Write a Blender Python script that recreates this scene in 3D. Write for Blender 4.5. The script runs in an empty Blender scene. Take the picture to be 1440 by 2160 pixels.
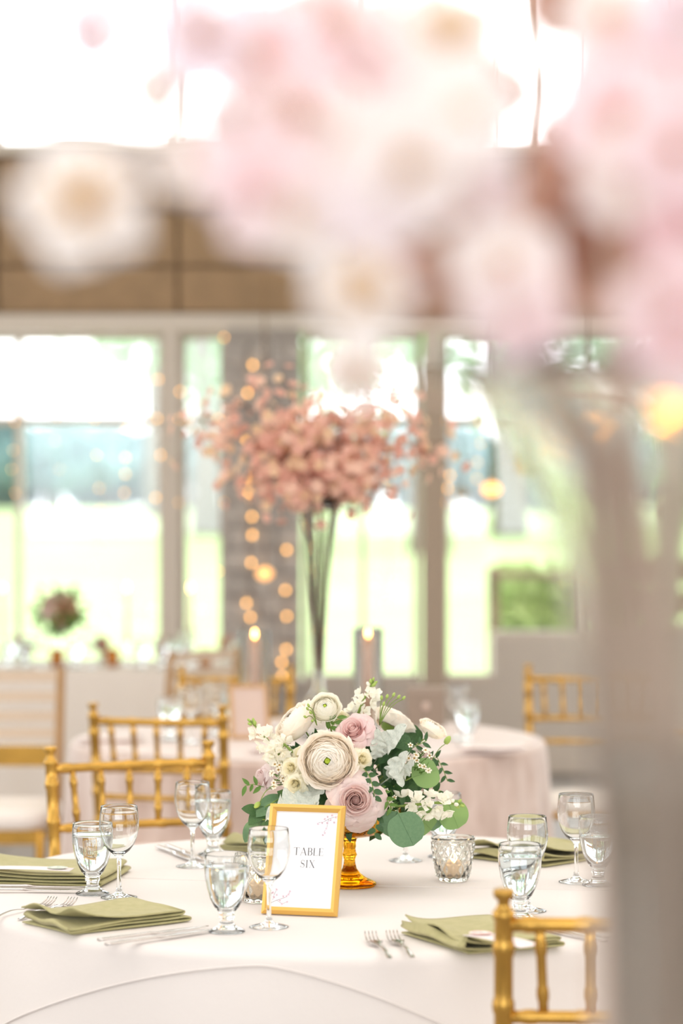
import bpy, math, random
from mathutils import Vector, Matrix, Euler, noise
PI = math.pi
S = bpy.context.scene
COL = S.collection
# ---------------------------------------------------------------- camera
EYE, FPX = 1.51, 5100.0            # eye height and focal length in pixels of the 1440 x 2160 frame
cd = bpy.data.cameras.new('camera'); cam = bpy.data.objects.new('camera', cd); COL.objects.link(cam)
cam.location = (0, 0, EYE); cam.rotation_euler = (PI / 2, 0, 0)
cd.sensor_fit = 'HORIZONTAL'; cd.sensor_width = 24.0; cd.lens = 85.0
cd.clip_start = .05; cd.clip_end = 500
cd.dof.use_dof = True; cd.dof.focus_distance = 4.66; cd.dof.aperture_fstop = 2.0
S.camera = cam
# ---------------------------------------------------------------- world, lights, exposure
W = bpy.data.worlds.new('overcast_sky'); S.world = W; W.use_nodes = True
bg = W.node_tree.nodes['Background']; bg.inputs[0].default_value = (.93, .97, 1, 1); bg.inputs[1].default_value = 3.6
def area(name, loc, rot, sx, sy, power, color=(1, 1, 1)):
    l = bpy.data.lights.new(name, 'AREA'); l.shape = 'RECTANGLE'; l.size = sx; l.size_y = sy; l.energy = power; l.color = color
    o = bpy.data.objects.new(name, l); COL.objects.link(o); o.location = loc; o.rotation_euler = rot; return o
# unseen fill lamps added to brighten the room: behind, either side, and overhead
area('rear_fill_light', (0, -6.6, 2.9), (PI / 2, 0, 0), 9, 3.4, 470, (.86, .93, 1))
area('left_fill_light', (-6.7, 4.5, 2.4), (PI / 2, 0, -PI / 2), 12, 2.8, 210, (.96, .98, 1))
area('right_fill_light', (6.7, 4.5, 2.4), (PI / 2, 0, PI / 2), 12, 2.8, 160, (1, .96, .92))
area('ceiling_fill_light', (0, 4, 5.0), (0, 0, 0), 10, 9, 300, (1, .94, .89))
sl = bpy.data.lights.new('sun', 'SUN'); sl.energy = 4.5; sl.angle = math.radians(3); sl.color = (1, .97, .9)
so = bpy.data.objects.new('sun', sl); COL.objects.link(so); so.rotation_euler = (math.radians(12), math.radians(25), 0)
S.view_settings.view_transform = 'Standard'; S.view_settings.look = 'None'
S.view_settings.exposure = 0.15; S.view_settings.gamma = 1; S.view_settings.use_curve_mapping = False
S.cycles.use_denoising = True
S.cycles.max_bounces = 14; S.cycles.diffuse_bounces = 8; S.cycles.transmission_bounces = 14; S.cycles.transparent_max_bounces = 24
S.cycles.sample_clamp_indirect = 8; S.cycles.blur_glossy = .5

# ---------------------------------------------------------------- helpers
def lin(c):
    f = lambda v: (v / 255) / 12.92 if v <= 10.31 else (((v / 255) + .055) / 1.055) ** 2.4
    return (f(c[0]), f(c[1]), f(c[2]), 1)
MATS = {}
def mat(name, rgb, rough=.6, metal=0, var=0, scale=20, bump=0, bscale=None, rgb2=None, sheen=0, trans=0, ior=1.45, thin=0, emit=0, stretch=None, coat=0, spec=None):
    if name in MATS: return MATS[name]
    m = bpy.data.materials.new(name); m.use_nodes = True; nt = m.node_tree; p = nt.nodes['Principled BSDF']
    p.inputs['Base Color'].default_value = lin(rgb); p.inputs['Roughness'].default_value = rough
    p.inputs['Metallic'].default_value = metal; p.inputs['IOR'].default_value = ior
    if spec is not None: p.inputs['Specular IOR Level'].default_value = spec
    if trans: p.inputs['Transmission Weight'].default_value = trans
    if sheen: p.inputs['Sheen Weight'].default_value = sheen
    if coat: p.inputs['Coat Weight'].default_value = coat
    if emit: p.inputs['Emission Color'].default_value = lin(rgb); p.inputs['Emission Strength'].default_value = emit
    tc = nt.nodes.new('ShaderNodeTexCoord')
    src = tc.outputs['Object']
    if stretch:
        mp = nt.nodes.new('ShaderNodeMapping'); mp.inputs['Scale'].default_value = stretch; nt.links.new(src, mp.inputs[0]); src = mp.outputs[0]
    if rgb2 or var:
        n = nt.nodes.new('ShaderNodeTexNoise'); n.inputs['Scale'].default_value = scale; n.inputs['Detail'].default_value = 4
        nt.links.new(src, n.inputs['Vector'])
        r = nt.nodes.new('ShaderNodeValToRGB'); r.color_ramp.elements[0].position = .36; r.color_ramp.elements[1].position = .64
        c2 = rgb2 or tuple(max(0, v * (1 - var)) for v in rgb)
        r.color_ramp.elements[0].color = lin(rgb); r.color_ramp.elements[1].color = lin(c2)
        nt.links.new(n.outputs[0], r.inputs[0]); nt.links.new(r.outputs[0], p.inputs['Base Color'])
    if bump:
        n2 = nt.nodes.new('ShaderNodeTexNoise'); n2.inputs['Scale'].default_value = bscale or scale; n2.inputs['Detail'].default_value = 5
        nt.links.new(src, n2.inputs['Vector']); b = nt.nodes.new('ShaderNodeBump'); b.inputs['Strength'].default_value = bump; b.inputs['Distance'].default_value = .002
        nt.links.new(n2.outputs[0], b.inputs['Height']); nt.links.new(b.outputs[0], p.inputs['Normal'])
    if thin:      # light passing through a thin petal, leaf or cloth
        t = nt.nodes.new('ShaderNodeBsdfTranslucent'); t.inputs[0].default_value = lin(rgb)
        if rgb2 or var: nt.links.new(r.outputs[0], t.inputs[0])
        mx = nt.nodes.new('ShaderNodeMixShader'); mx.inputs[0].default_value = thin
        out = nt.nodes['Material Output']; nt.links.new(p.outputs[0], mx.inputs[1]); nt.links.new(t.outputs[0], mx.inputs[2]); nt.links.new(mx.outputs[0], out.inputs[0])
    MATS[name] = m; return m
def pane_mat():
    m = bpy.data.materials.new('window_pane_glass'); m.use_nodes = True; nt = m.node_tree; nt.nodes.remove(nt.nodes['Principled BSDF'])
    t = nt.nodes.new('ShaderNodeBsdfTransparent'); g = nt.nodes.new('ShaderNodeBsdfGlossy'); g.inputs['Roughness'].default_value = .01
    mx = nt.nodes.new('ShaderNodeMixShader'); mx.inputs[0].default_value = .06
    nt.links.new(t.outputs[0], mx.inputs[1]); nt.links.new(g.outputs[0], mx.inputs[2]); nt.links.new(mx.outputs[0], nt.nodes['Material Output'].inputs[0]); return m

class MB:
    def __init__(s): s.v = []; s.f = []
    def add(s, vs, fs):
        b = len(s.v); s.v += [tuple(v) for v in vs]; s.f += [tuple(b + i for i in f) for f in fs]; return s
    def box(s, x0, x1, y0, y1, z0, z1):
        return s.add([(x0,y0,z0),(x1,y0,z0),(x1,y1,z0),(x0,y1,z0),(x0,y0,z1),(x1,y0,z1),(x1,y1,z1),(x0,y1,z1)],
              [(3,2,1,0),(4,5,6,7),(0,1,5,4),(1,2,6,5),(2,3,7,6),(3,0,4,7)])
    def grid(s, P, closed_u=False):     # P[i][j]
        n, m = len(P), len(P[0]); vs = [p for r in P for p in r]; fs = []
        for i in range(n - 1):
            for j in range(m - (0 if closed_u else 1)):
                a, b = i * m + j, i * m + (j + 1) % m; fs.append((a, b, b + m, a + m))
        return s.add(vs, fs)
    def lathe(s, prof, seg=32, rf=None):
        P = []
        for (r, z) in prof:
            P.append([(( r * (rf(a, r, z) if rf else 1)) * math.cos(a), (r * (rf(a, r, z) if rf else 1)) * math.sin(a), z) for a in [2 * PI * k / seg for k in range(seg)]])
        return s.grid(P, True)
    def tube(s, pts, rad, seg=8, cap=True):
        pts = [Vector(p) for p in pts]; n = len(pts); rr = rad if isinstance(rad, (list, tuple)) else [rad] * n
        P = []; up = None
        for i, p in enumerate(pts):
            d = (pts[min(i + 1, n - 1)] - pts[max(i - 1, 0)])
            if d.length < 1e-9: d = Vector((0, 0, 1))
            d.normalize()
            if up is None: up = Vector((0, 0, 1)) if abs(d.z) < .9 else Vector((1, 0, 0))
            a = d.cross(up).normalized(); b = a.cross(d).normalized(); up = b
            P.append([p + (a * math.cos(2 * PI * k / seg) + b * math.sin(2 * PI * k / seg)) * rr[i] for k in range(seg)])
        b0 = len(s.v); s.grid(P, True)
        if cap:
            s.f.append(tuple(b0 + k for k in range(seg))[::-1]); s.f.append(tuple(b0 + (n - 1) * seg + k for k in range(seg)))
        return s
    def xform(s, M): s.v = [tuple(M @ Vector(v)) for v in s.v]; return s
    def mesh(s, name, m, smooth=True, recalc=False):
        me = bpy.data.meshes.new(name); me.from_pydata(s.v, [], s.f)
        if smooth: me.shade_smooth()
        if m: me.materials.append(m)
        if recalc:
            import bmesh
            bm = bmesh.new(); bm.from_mesh(me); bmesh.ops.recalc_face_normals(bm, faces=bm.faces); bm.to_mesh(me); bm.free()
        me.update(); return me
    def build(s, name, m, parent=None, smooth=True, recalc=False):
        return inst(name, s.mesh(name, m, smooth, recalc), parent)
def inst(name, me, parent=None, M=None):
    o = bpy.data.objects.new(name, me); COL.objects.link(o)
    if parent is not None: o.parent = parent
    if M is not None: o.matrix_local = M
    return o
def tag(o, label, cat, group=None, kind=None):
    if label: o['label'] = label
    if cat: o['category'] = cat
    if group: o['group'] = group
    if kind: o['kind'] = kind
    return o
def thing(name, label, cat, loc=(0, 0, 0), rz=0, group=None):
    o = bpy.data.objects.new(name, None); COL.objects.link(o); o.empty_display_size = .05
    o.location = loc; o.rotation_euler = (0, 0, rz); return tag(o, label, cat, group)
def struct(name, mb, m, smooth=False):
    o = mb.build(name, m, None, smooth); o['kind'] = 'structure'; return o
KIDS = {}
def copy_thing(src, label, loc, rz=None, group=None, scale=None):
    kids = {}
    for o in COL.objects:
        if o.parent: kids.setdefault(o.parent.name, []).append(o)
    def rec(o, par):
        c = o.copy(); COL.objects.link(c)
        if par is not None:
            c.parent = par; c.matrix_parent_inverse = o.matrix_parent_inverse.copy()
        for k in kids.get(o.name, []): rec(k, c)
        return c
    c = rec(src, None); c.location = loc
    if rz is not None: c.rotation_euler = (0, 0, rz)
    if scale: c.scale = (scale,) * 3
    c['label'] = label
    if group: c['group'] = group
    return c
def at(px, py, z):       # the point at height z which the photograph shows at px, py
    D = (EYE - z) * FPX / (py - 1080.0); return Vector(((px - 720) / FPX * D, D, z))
def pd(px, py, D): return Vector(((px - 720) / FPX * D, D, EYE - (py - 1080) / FPX * D))
def orient(pos, d, roll=0, s=1):
    q = Vector(d).normalized().to_track_quat('Z', 'Y')
    return Matrix.Translation(pos) @ q.to_matrix().to_4x4() @ Matrix.Rotation(roll, 4, 'Z') @ Matrix.Scale(s, 4)
def bez(a, b, c, n=8):
    a, b, c = Vector(a), Vector(b), Vector(c)
    return [a * (1 - t) ** 2 + b * 2 * t * (1 - t) + c * t * t for t in [i / n for i in range(n + 1)]]
R = random.Random(7)
# ---------------------------------------------------------------- room shell
DW = 14.0
def wx(px): return (px - 720) / FPX * DW
def wz(py): return EYE - (py - 1080) / FPX * DW
m_wall = mat('painted_wall', (204, 194, 184), .8, bump=.1, bscale=60)
m_panel = mat('tan_wall_panel', (164, 134, 102), .7, var=.06, scale=6)
m_frame = mat('beige_window_frame', (206, 194, 182), .5)
m_trim = mat('cream_trim', (210, 198, 186), .5)
m_floor = mat('grey_floor', (165, 158, 154), .5, var=.08, scale=3, bump=.1, bscale=40)
m_pane = pane_mat()
fl = MB()
fl.box(-7, 7, -7, DW, -.2, 0); fo = struct('floor', fl, mat('dark_joint', (120, 114, 110), .8))
pm = MB().box(-.294, .294, -.294, .294, 0, .006).mesh('tile', m_floor, False)
for i in range(-7, 8):      # large floor tiles, the ones that the view can reach
    for j in range(2, 23):
        inst('tile', pm, fo, Matrix.Translation((i * .6, j * .6 + .1, 0)))
struct('ceiling', MB().box(-7, 7, -7, DW + .3, 5.2, 5.4), mat('white_ceiling', (235, 232, 228), .9))
for nm, x0, x1 in (('wall_left', -7.2, -7), ('wall_right', 7, 7.2)):
    b = MB(); b.box(x0, x1, -7, DW + .3, 0, 5.2); struct(nm, b, m_wall)
struct('wall_rear', MB().box(-7, 7, -7.2, -7, 0, 5.2), m_wall)
# back wall: header with raised panels between lower windows and clerestory
wb = MB()
wb.box(-7, 7, DW + .02, DW + .3, wz(668), wz(326))
o_wall = struct('wall_back', wb, mat('panel_joint', (128, 102, 75), .8))
zs = [wz(662), wz(562), wz(448), wz(335)]
xe = [wx(375 + 380 * k) for k in range(-6, 8)]
for a in range(len(xe) - 1):
    x0, x1 = max(xe[a] + .012, -6.95), min(xe[a + 1] - .012, 6.95)
    if x1 <= x0: continue
    for c in range(3):
        MB().box(x0, x1, DW - .012, DW + .02, zs[c] + .012, zs[c + 1] - .012).build('panel', m_panel, o_wall, False)
struct('trim_1', MB().box(-7, 7, DW - .07, DW + .02, wz(702), wz(664)), m_trim)
struct('trim_2', MB().box(-7, 7, DW - .05, DW + .02, wz(330), wz(316)), m_trim)
# sill walls
zl = wz(1436); zr = wz(1345)
struct('wall_sill_left', MB().box(-7, wx(1040), DW, DW + .28, 0, zl), m_wall)
struct('wall_sill_right', MB().box(wx(1040), 7, DW, DW + .28, 0, zr), m_wall)
struct('baseboard_back', MB().box(-7, 7, DW - .03, DW, 0, .12), m_trim)
def window(name, x0, x1, z0, z1, muls=(), trans=(), w=.035, sides=(1, 1)):
    root = bpy.data.objects.new(name, None); COL.objects.link(root); root['kind'] = 'structure'
    y0, y1 = DW + .03, DW + .12
    MB().box(x0, x1, y0, y1, z0, z0 + w).build('frame_rail', m_frame, root, False); MB().box(x0, x1, y0, y1, z1 - w, z1).build('frame_rail', m_frame, root, False)
    if sides[0]: MB().box(x0, x0 + w, y0 + .001, y1, z0 + w, z1 - w).build('frame_stile', m_frame, root, False)
    if sides[1]: MB().box(x1 - w, x1, y0 + .001, y1, z0 + w, z1 - w).build('frame_stile', m_frame, root, False)
    for x, mw in muls: MB().box(x - mw / 2, x + mw / 2, y0 - .01, y1, z0 + w, z1 - w).build('mullion', m_frame, root, False)
    for z in trans: MB().box(x0 + w, x1 - w, y0, y1 - .005, z - .022, z + .022).build('transom', m_frame, root, False)
    xs = [x0 + w] + [m[0] for m in muls] + [x1 - w]; zz = [z0 + w] + list(trans) + [z1 - w]
    for i in range(len(xs) - 1):
        for j in range(len(zz) - 1):
            MB().box(xs[i] + .002, xs[i + 1] - .002, DW + .07, DW + .076, zz[j] + .002, zz[j + 1] - .002).build('pane', m_pane, root, False)
    return root
zt = wz(702); ztr = wz(887)
window('window_1', -6.6, wx(347), zl, zt, [(wx(38), .035), (wx(-290), .035), (wx(-640), .035), (wx(-980), .035)], [ztr])
window('window_2', wx(378), wx(476), zl, zt, [], [ztr])
window('window_3', wx(640), wx(886), zl, zt, [(wx(765), .03)], [ztr])
window('window_4', wx(932), wx(1040), zl, zt, [], [ztr], sides=(1, 0))
window('window_5', wx(1040), wx(1405), zr, zt, [(wx(1240), .03)], [ztr], sides=(0, 1))
window('window_6', wx(1475), 6.6, zr, zt, [(wx(1800), .035), (wx(2150), .035)], [ztr])
for k, (a, b) in enumerate(((347, 378), (1405, 1475))):
    struct('trim_%d' % (3 + k), MB().box(wx(a), wx(b), DW - .1, DW + .2, zl if k == 0 else zr, zt), m_frame)
struct('wall_pier_left', MB().box(-7, -6.6, DW, DW + .28, zl, 5.2), m_wall)
struct('wall_pier_right', MB().box(6.6, 7, DW, DW + .28, zr, 5.2), m_wall)
struct('trim_5', MB().box(wx(886), wx(932), DW - .5, DW - .3, 0, wz(782)), mat('taupe_post', (168, 150, 132), .6))
struct('trim_6', MB().box(wx(886) + .02, wx(932) - .02, DW - .3, DW + .02, zl, zt), m_frame)
window('window_7', -6.6, 6.6, wz(316), 5.1, [(wx(374 + 381 * k), .04) for k in (-4, -3, -2, -1, 0, 1, 2)] + [(wx(1384), .06)] + [(wx(1765 + 381 * k), .04) for k in (0, 1)], [], .04)
# stone-faced column between the windows, made of stacked blocks
pil = MB().box(wx(480), wx(635), DW - .32, DW + .02, 0, zt); po = struct('trim_7', pil, mat('column_mortar', (160, 152, 146), .9))
m_st = mat('weathered_grey_stone', (184, 176, 170), .85, var=.14, scale=9)
z = 0; r2 = random.Random(3); row = 0
while z < zt - .1:
    h = min(.13, zt - z); x = wx(476); X1 = wx(639); cuts = [x] + sorted([x + (X1 - x) * (q + r2.uniform(-.06, .06)) for q in ((.4, .75) if row % 2 else (.3, .62))]) + [X1]
    for a, b in zip(cuts, cuts[1:]):
        MB().box(a + .006, b - .006, DW - .34 - r2.uniform(0, .02), DW - .3, z + .006, z + h - .006).build('stone', m_st, po, False)
    z += h; row += 1
# ---------------------------------------------------------------- outside
def hill(x, y):
    t = max(0, (y - DW - 1) / 60); return -.25 + 1.62 * min(1, t) ** .8 + .25 * math.sin(x * .07 + 1.2) * min(1, t) - .012 * x * min(1, t)
g = MB(); g.grid([[(x, y, hill(x, y)) for x in [-60 + 3 * i for i in range(41)]] for y in [DW + .3 + 3.2 * j for j in range(40)]])
m_lawn = mat('sunlit_lawn', (138, 160, 106), .9, rgb2=(150, 172, 118), scale=.4)
struct('terrain', g, m_lawn, True)
m_bark = mat('tree_bark', (120, 110, 100), .9)
def crown_mesh(seed, rx, rz, n, m, leaf=.32, lobes=7):
    rr = random.Random(seed); b = MB()
    L = [(Vector((rr.uniform(-.6, .6) * rx, rr.uniform(-.6, .6) * rx, rr.uniform(-.55, .6) * rz)), rr.uniform(.35, .6)) for _ in range(lobes)]
    for i in range(n):
        c, q = rr.choice(L); d = Vector((rr.gauss(0, 1), rr.gauss(0, 1), rr.gauss(0, 1))).normalized() * rr.uniform(.55, 1) ** .5
        p = c + Vector((d.x * q * rx, d.y * q * rx, d.z * q * rz)); s = leaf * rr.uniform(.6, 1.3)
        M = Matrix.Translation(p) @ Euler((rr.uniform(0, 6), rr.uniform(0, 6), rr.uniform(0, 6))).to_matrix().to_4x4()
        q4 = [M @ Vector(v) for v in ((-s, 0, 0), (0, -s * .6, .1 * s), (s, 0, 0), (0, s * .6, .1 * s))]
        b.add(q4, [(0, 1, 2, 3)])
    return b.mesh('crown', m, False)
m_teal = mat('haze_tinted_leaves', (128, 160, 158), .8, rgb2=(104, 140, 142), scale=.5, thin=.25)  # distant haze and glare are painted into this pale blue-green leaf colour
m_green = mat('spring_leaves', (132, 168, 110), .8, rgb2=(108, 148, 96), scale=.5, thin=.35)
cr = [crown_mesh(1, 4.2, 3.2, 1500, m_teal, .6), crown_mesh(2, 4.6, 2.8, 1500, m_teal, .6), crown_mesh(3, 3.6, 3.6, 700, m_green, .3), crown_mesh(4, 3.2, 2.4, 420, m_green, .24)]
tr = MB().tube([(0, 0, 0), (.1, 0, 1.5), (0, .1, 3), (.1, 0, 4.4)], [.28, .2, .16, .08], 8).mesh('trunk', m_bark)
def tree(x, y, h, ci, label, group=None):
    t = thing('tree', label, 'tree', (x, y, hill(x, y) - .1), R.uniform(0, 6), group)
    inst('trunk', tr, t, Matrix.Diagonal((h / 5, h / 5, h / 5, 1)))
    inst('crown', cr[ci], t, Matrix.Translation((0, 0, h * (.40 if ci < 2 else .55))) @ Matrix.Scale(h / 7.2, 4))
k = 0
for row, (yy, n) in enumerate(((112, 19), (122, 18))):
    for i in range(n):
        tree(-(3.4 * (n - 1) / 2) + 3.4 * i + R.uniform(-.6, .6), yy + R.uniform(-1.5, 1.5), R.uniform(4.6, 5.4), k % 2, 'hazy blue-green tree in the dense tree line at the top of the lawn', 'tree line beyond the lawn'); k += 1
tree(-5.0, 66, 7.6, 3, 'tall bright green tree seen through the upper panes of the wide left window')
tree(-2.9, 52, 6.6, 3, 'tall leafy tree seen in the narrow window beside the stone column')
tree(1.6, 44, 7.6, 3, 'loose open-crowned tree above the pink branches in the middle window')
tree(3.6, 52, 8.2, 3, 'loose open-crowned tree seen just right of the taupe post')
tree(8.4, 60, 8.4, 2, 'tall green tree seen through the upper right window pane')
# clipped hedge with a timber terrace screen, right of the lawn
hd = thing('clipped_hedge', 'pale green clipped hedge outside the right window behind dark rails', 'hedge', (0, 0, 0))
hb = MB(); rr = random.Random(5)
for i in range(1500):
    p = Vector((rr.uniform(1.1, 1.72), rr.uniform(17.0, 17.5), rr.uniform(.25, 1.12))); s = .06
    M = Matrix.Translation(p) @ Euler((rr.uniform(0, 6), rr.uniform(0, 6), 0)).to_matrix().to_4x4()
    hb.add([M @ Vector(v) for v in ((-s, 0, 0), (0, -s, 0), (s, 0, 0), (0, s, 0))], [(0, 1, 2, 3)])
hb.build('foliage', mat('clipped_hedge_leaves', (188, 204, 140), .8, rgb2=(164, 188, 120), scale=3, thin=.35), hd, False)
def fence(name, label, x0, x1, y, zz, h, m):
    t = thing(name, label, 'screen', (0, 0, 0))
    for z in zz: MB().box(x0, x1, y, y + .04, z, z + h).build('plank', m, t, False)
    for x in (x0, x1): MB().box(x - .04, x + .04, y + .04, y + .12, -.3, max(zz) + h + .03).build('post', m, t, False)
m_tim = mat('brown_stained_timber', (140, 118, 104), .8, var=.15, scale=4, stretch=(1, 1, 8))
fence('terrace_screen', 'brown timber plank screen outside the far right window', 1.72, 3.6, 16.8, [.32, .54, .76, .98], .17, m_tim)
fence('terrace_railing', 'slim brown railing in front of the clipped hedge', 1.06, 1.70, 16.8, [.36, 1.05], .05, m_tim)
# ---------------------------------------------------------------- tables and cloths
TZ = .76
m_cloth = mat('white_table_linen', (226, 219, 214), .85, sheen=.15, bump=.25, bscale=90)
m_pinkcloth = mat('blush_crushed_cloth', (196, 172, 160), .7, rgb2=(216, 196, 186), scale=14, sheen=.5, bump=.8, bscale=16, stretch=(1, 1, .45))
m_gold = mat('gold_painted_wood', (206, 160, 76), .27, .8, var=.12, scale=12)
m_wood = mat('plywood', (190, 160, 120), .6)
m_metalg = mat('grey_folding_leg_metal', (120, 118, 116), .4, .8)
def round_table(name, label, x, y, r, h=.745):
    t = thing(name, label, 'table', (x, y, 0))
    MB().lathe([(0, h - .03), (r, h - .03), (r + .003, h - .015), (r, h), (0, h)], 48).build('tabletop', m_wood, t)
    for sx in (-1, 1):
        for sy in (-1, 1):
            MB().tube([(sx * .45, sy * .3, h - .03), (sx * .5, sy * .33, 0)], .014, 8).build('leg', m_metalg, t)
    return t
def cloth(name, label, x, y, r, m, seed, nf=17, amp=.045, cat='tablecloth', seam=False, top=.76):
    rr = random.Random(seed); ph = [rr.uniform(0, 6) for _ in range(5)]
    N = 240
    def pt(a, s):      # s: 0 centre, 1 edge, >1 down the drape (metres past edge = s-1)
        if s <= 1: return (r * s * math.cos(a), r * s * math.sin(a), top + .0015 * math.sin(5 * a + ph[0]) * (s > .9))
        d = s - 1
        if d < .03: q = d / .03 * PI / 2; return ((r + .02 * math.sin(q)) * math.cos(a), (r + .02 * math.sin(q)) * math.sin(a), top - .02 * (1 - math.cos(q)))
        k = (d - .03) / (top - .04); f = k ** .7
        w = math.sin(nf * a + ph[1] + .9 * math.sin(3 * a + ph[2])) * .6 + math.sin(nf * .5 * a // 1 * 0 + 7 * a + ph[3]) * .4
        rad = r + .02 + f * (.035 + amp * (w + .4)); zz = top - .02 - (top - .03) * k
        return (rad * math.cos(a), rad * math.sin(a), max(zz, .012))
    ss = [0.001, .3, .6, .85, .95, 1, 1.008, 1.016, 1.024, 1.03] + [1.03 + (top - .04) * i / 16 for i in range(1, 17)]
    o = MB().grid([[pt(2 * PI * k / N, s) for k in range(N)] for s in ss], True).build(name, m)
    o.location = (x, y, 0); tag(o, label, cat)
    sol = o.modifiers.new('thickness', 'SOLIDIFY'); sol.thickness = .0012; sol.offset = 1
    if seam:   # stitched seam that rises and falls round the drape, and pressed creases across the top
        b = MB()
        pts = []
        for i in range(0, 121):
            a = -PI / 2 + math.radians(-72 + 118 * i / 120); dl = math.degrees(a + PI / 2) + 12; d = .03 + (.10 * (dl / 23) ** 1.5 if dl > 0 else .14 * (-dl / 38) ** 1.6); d = min(d, .6)
            x_, y_, z_ = pt(a, 1 + d); n = math.hypot(x_, y_); pts.append((x_ * (1 + .0025 / n), y_ * (1 + .0025 / n), z_))
        b.tube(pts, .0018, 5); b.build('seam', m, o)
        b = MB(); b.tube([(-r * .98, .14 + .0, top + .0003), (0, -.02, top + .0003), (r * .97, -.11, top + .0003)], .0011, 6); b.build('crease', m, o)
    return o
T1 = Vector((.03, 4.87, 0)); T2 = Vector((-.11, 8.0, 0))
round_table('round_table', 'round folding table hidden beneath the white cloth of the nearest table', T1.x, T1.y, .76)
cloth('tablecloth', 'smooth white cloth draped over the near round table with the framed sign', T1.x, T1.y, .762, m_cloth, 4, seam=True, nf=13, amp=.03)
round_table('round_table', 'round folding table hidden beneath the blush crushed cloth', T2.x, T2.y, .76)
cloth('tablecloth', 'blush pink crushed cloth draped over the second round table', T2.x, T2.y, .765, m_pinkcloth, 9, nf=30, amp=.02)
o = cloth('table_overlay', 'pale blush round overlay lying on top of the second table', T2.x, T2.y, .74, mat('pale_blush_overlay', (226, 210, 202), .7, sheen=.2, bump=.3, bscale=30), 9, top=.765, nf=3, amp=0)
# cut the overlay to the table top only
me = o.data; import bmesh
bm = bmesh.new(); bm.from_mesh(me); bmesh.ops.delete(bm, geom=[v for v in bm.verts if v.co.z < .7625], context='VERTS'); bm.to_mesh(me); bm.free()
TF = Vector((.22, 1.45, 0))
round_table('round_table', 'round table under the tall glass vase closest to the camera', TF.x, TF.y, .60)
cloth('tablecloth', 'white cloth on the table under the tall vase closest to the camera', TF.x, TF.y, .602, m_cloth, 14)

# ---------------------------------------------------------------- chiavari chairs
m_cush = mat('ivory_chair_cushion', (240, 232, 224), .75, bump=.1, bscale=60)
def nodes_path(p0, p1, n, r, bump=1.28, r1=None, bend=None):
    """bamboo-turned stick: points and radii along p0..p1 with n ringed nodes"""
    p0, p1 = Vector(p0), Vector(p1); r1 = r1 or r; L = (p1 - p0).length; ts = [(0, 1)]
    for i in range(n):
        c = (i + .5) / n if n > 1 else .5; e = .008 / L
        ts += [(c - 1.6 * e, 1), (c - e, bump * .97), (c - .25 * e, bump), (c, bump * 1.02), (c + .25 * e, bump), (c + e, bump * .97), (c + 1.6 * e, 1)]
    ts.append((1, 1)); ts.sort()
    pts, rr = [], []
    for t, k in ts:
        p = p0.lerp(p1, t)
        if bend: p = p + Vector(bend) * (math.sin(PI * t))
        pts.append(p); rr.append((r + (r1 - r) * t) * k)
    return pts, rr
def chiavari(label, loc, rz, group='gold chiavari chairs'):
    t = thing('chiavari_chair', label, 'chair', loc, rz, group)
    w, b = .195, -.20
    seg = 10
    for s in (-1, 1):
        pts = [Vector((s * w * .96, b + .02, 0)), Vector((s * w, b, .45)), Vector((s * (w + .006), b - .055, .895))]
        P, Q = [], []
        a, q = nodes_path(pts[0], pts[1], 4, .0125, 1.2, .0145); P += a; Q += q
        a, q = nodes_path(pts[1], pts[2], 5, .0145, 1.2, .0145); P += a[1:]; Q += q[1:]
        d = (pts[2] - pts[1]).normalized()
        for h, r in ((.004, .0175), (.012, .0172), (.018, .012), (.024, .0092), (.030, .0092), (.036, .0155), (.044, .0165), (.047, .015), (.048, .004)):
            P.append(pts[2] + d * h); Q.append(r)
        MB().tube(P, Q, 14).build('back_post', m_gold, t)
        a, q = nodes_path((s * .205, .19, 0), (s * .20, .185, .425), 4, .013, 1.2, .016)
        MB().tube(a, q, 12).build('front_leg', m_gold, t)
        a, q = nodes_path((s * w, b + .01, .2), (s * .2, .185, .2), 3, .009)
        MB().tube(a, q, seg).build('stretcher', m_gold, t)
    def back(z):
        k = (z - .45) / .445; return b - .055 * k, w + .006 * k
    rails = [(.888, .0115), (.745, .0105), (.66, .009)]
    for z, r in rails:
        y, xw = back(z); a, q = nodes_path((-xw, y, z), (xw, y, z), 5, r, 1.18, bend=(0, -.018, 0)); MB().tube(a, q, 12).build('back_rail', m_gold, t)
    for i in range(5):
        k = (i - 2) / 2.6
        y1, _ = back(.888); y0, _ = back(.745); c = lambda kk: -.018 * math.cos(kk * PI / 2)
        a, q = nodes_path((k * w * .98 * .94, y0 + c(k), .745), (k * w * .98, y1 + c(k), .888), 2, .0078, 1.25)
        MB().tube(a, q, 10).build('spindle', m_gold, t)
    for y, n in ((.185, 3), (b + .01, 3)):
        a, q = nodes_path((-.2, y, .16), (.2, y, .16), n, .009); MB().tube(a, q, seg).build('stretcher', m_gold, t)
    def rounded(x, y, z0, z1, r, puff=0):
        m_ = MB(); N = 32; rows = []
        for zz, k in ((z0, .98), (z0 + .15 * (z1 - z0), 1), (z0 + .7 * (z1 - z0), 1.0), (z1 - .08 * (z1 - z0), .96), (z1, .88), (z1 + puff, .5), (z1 + puff * 1.1, .01)):
            row = []
            for i in range(N):
                an = 2 * PI * i / N; c, s_ = math.cos(an), math.sin(an); e = 5
                rad = 1 / ((abs(c) ** e + abs(s_) ** e) ** (1 / e)); row.append((x * k * c * rad, y * k * s_ * rad, zz))
            rows.append(row)
        b0 = len(m_.v); m_.grid(rows, True); m_.f.append(tuple(range(N))[::-1]); return m_
    rounded(.215, .205, .425, .447, 0).build('seat_frame', m_gold, t)
    rounded(.205, .195, .447, .487, 0, .012).build('cushion', m_cush, t)
    return t
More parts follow.
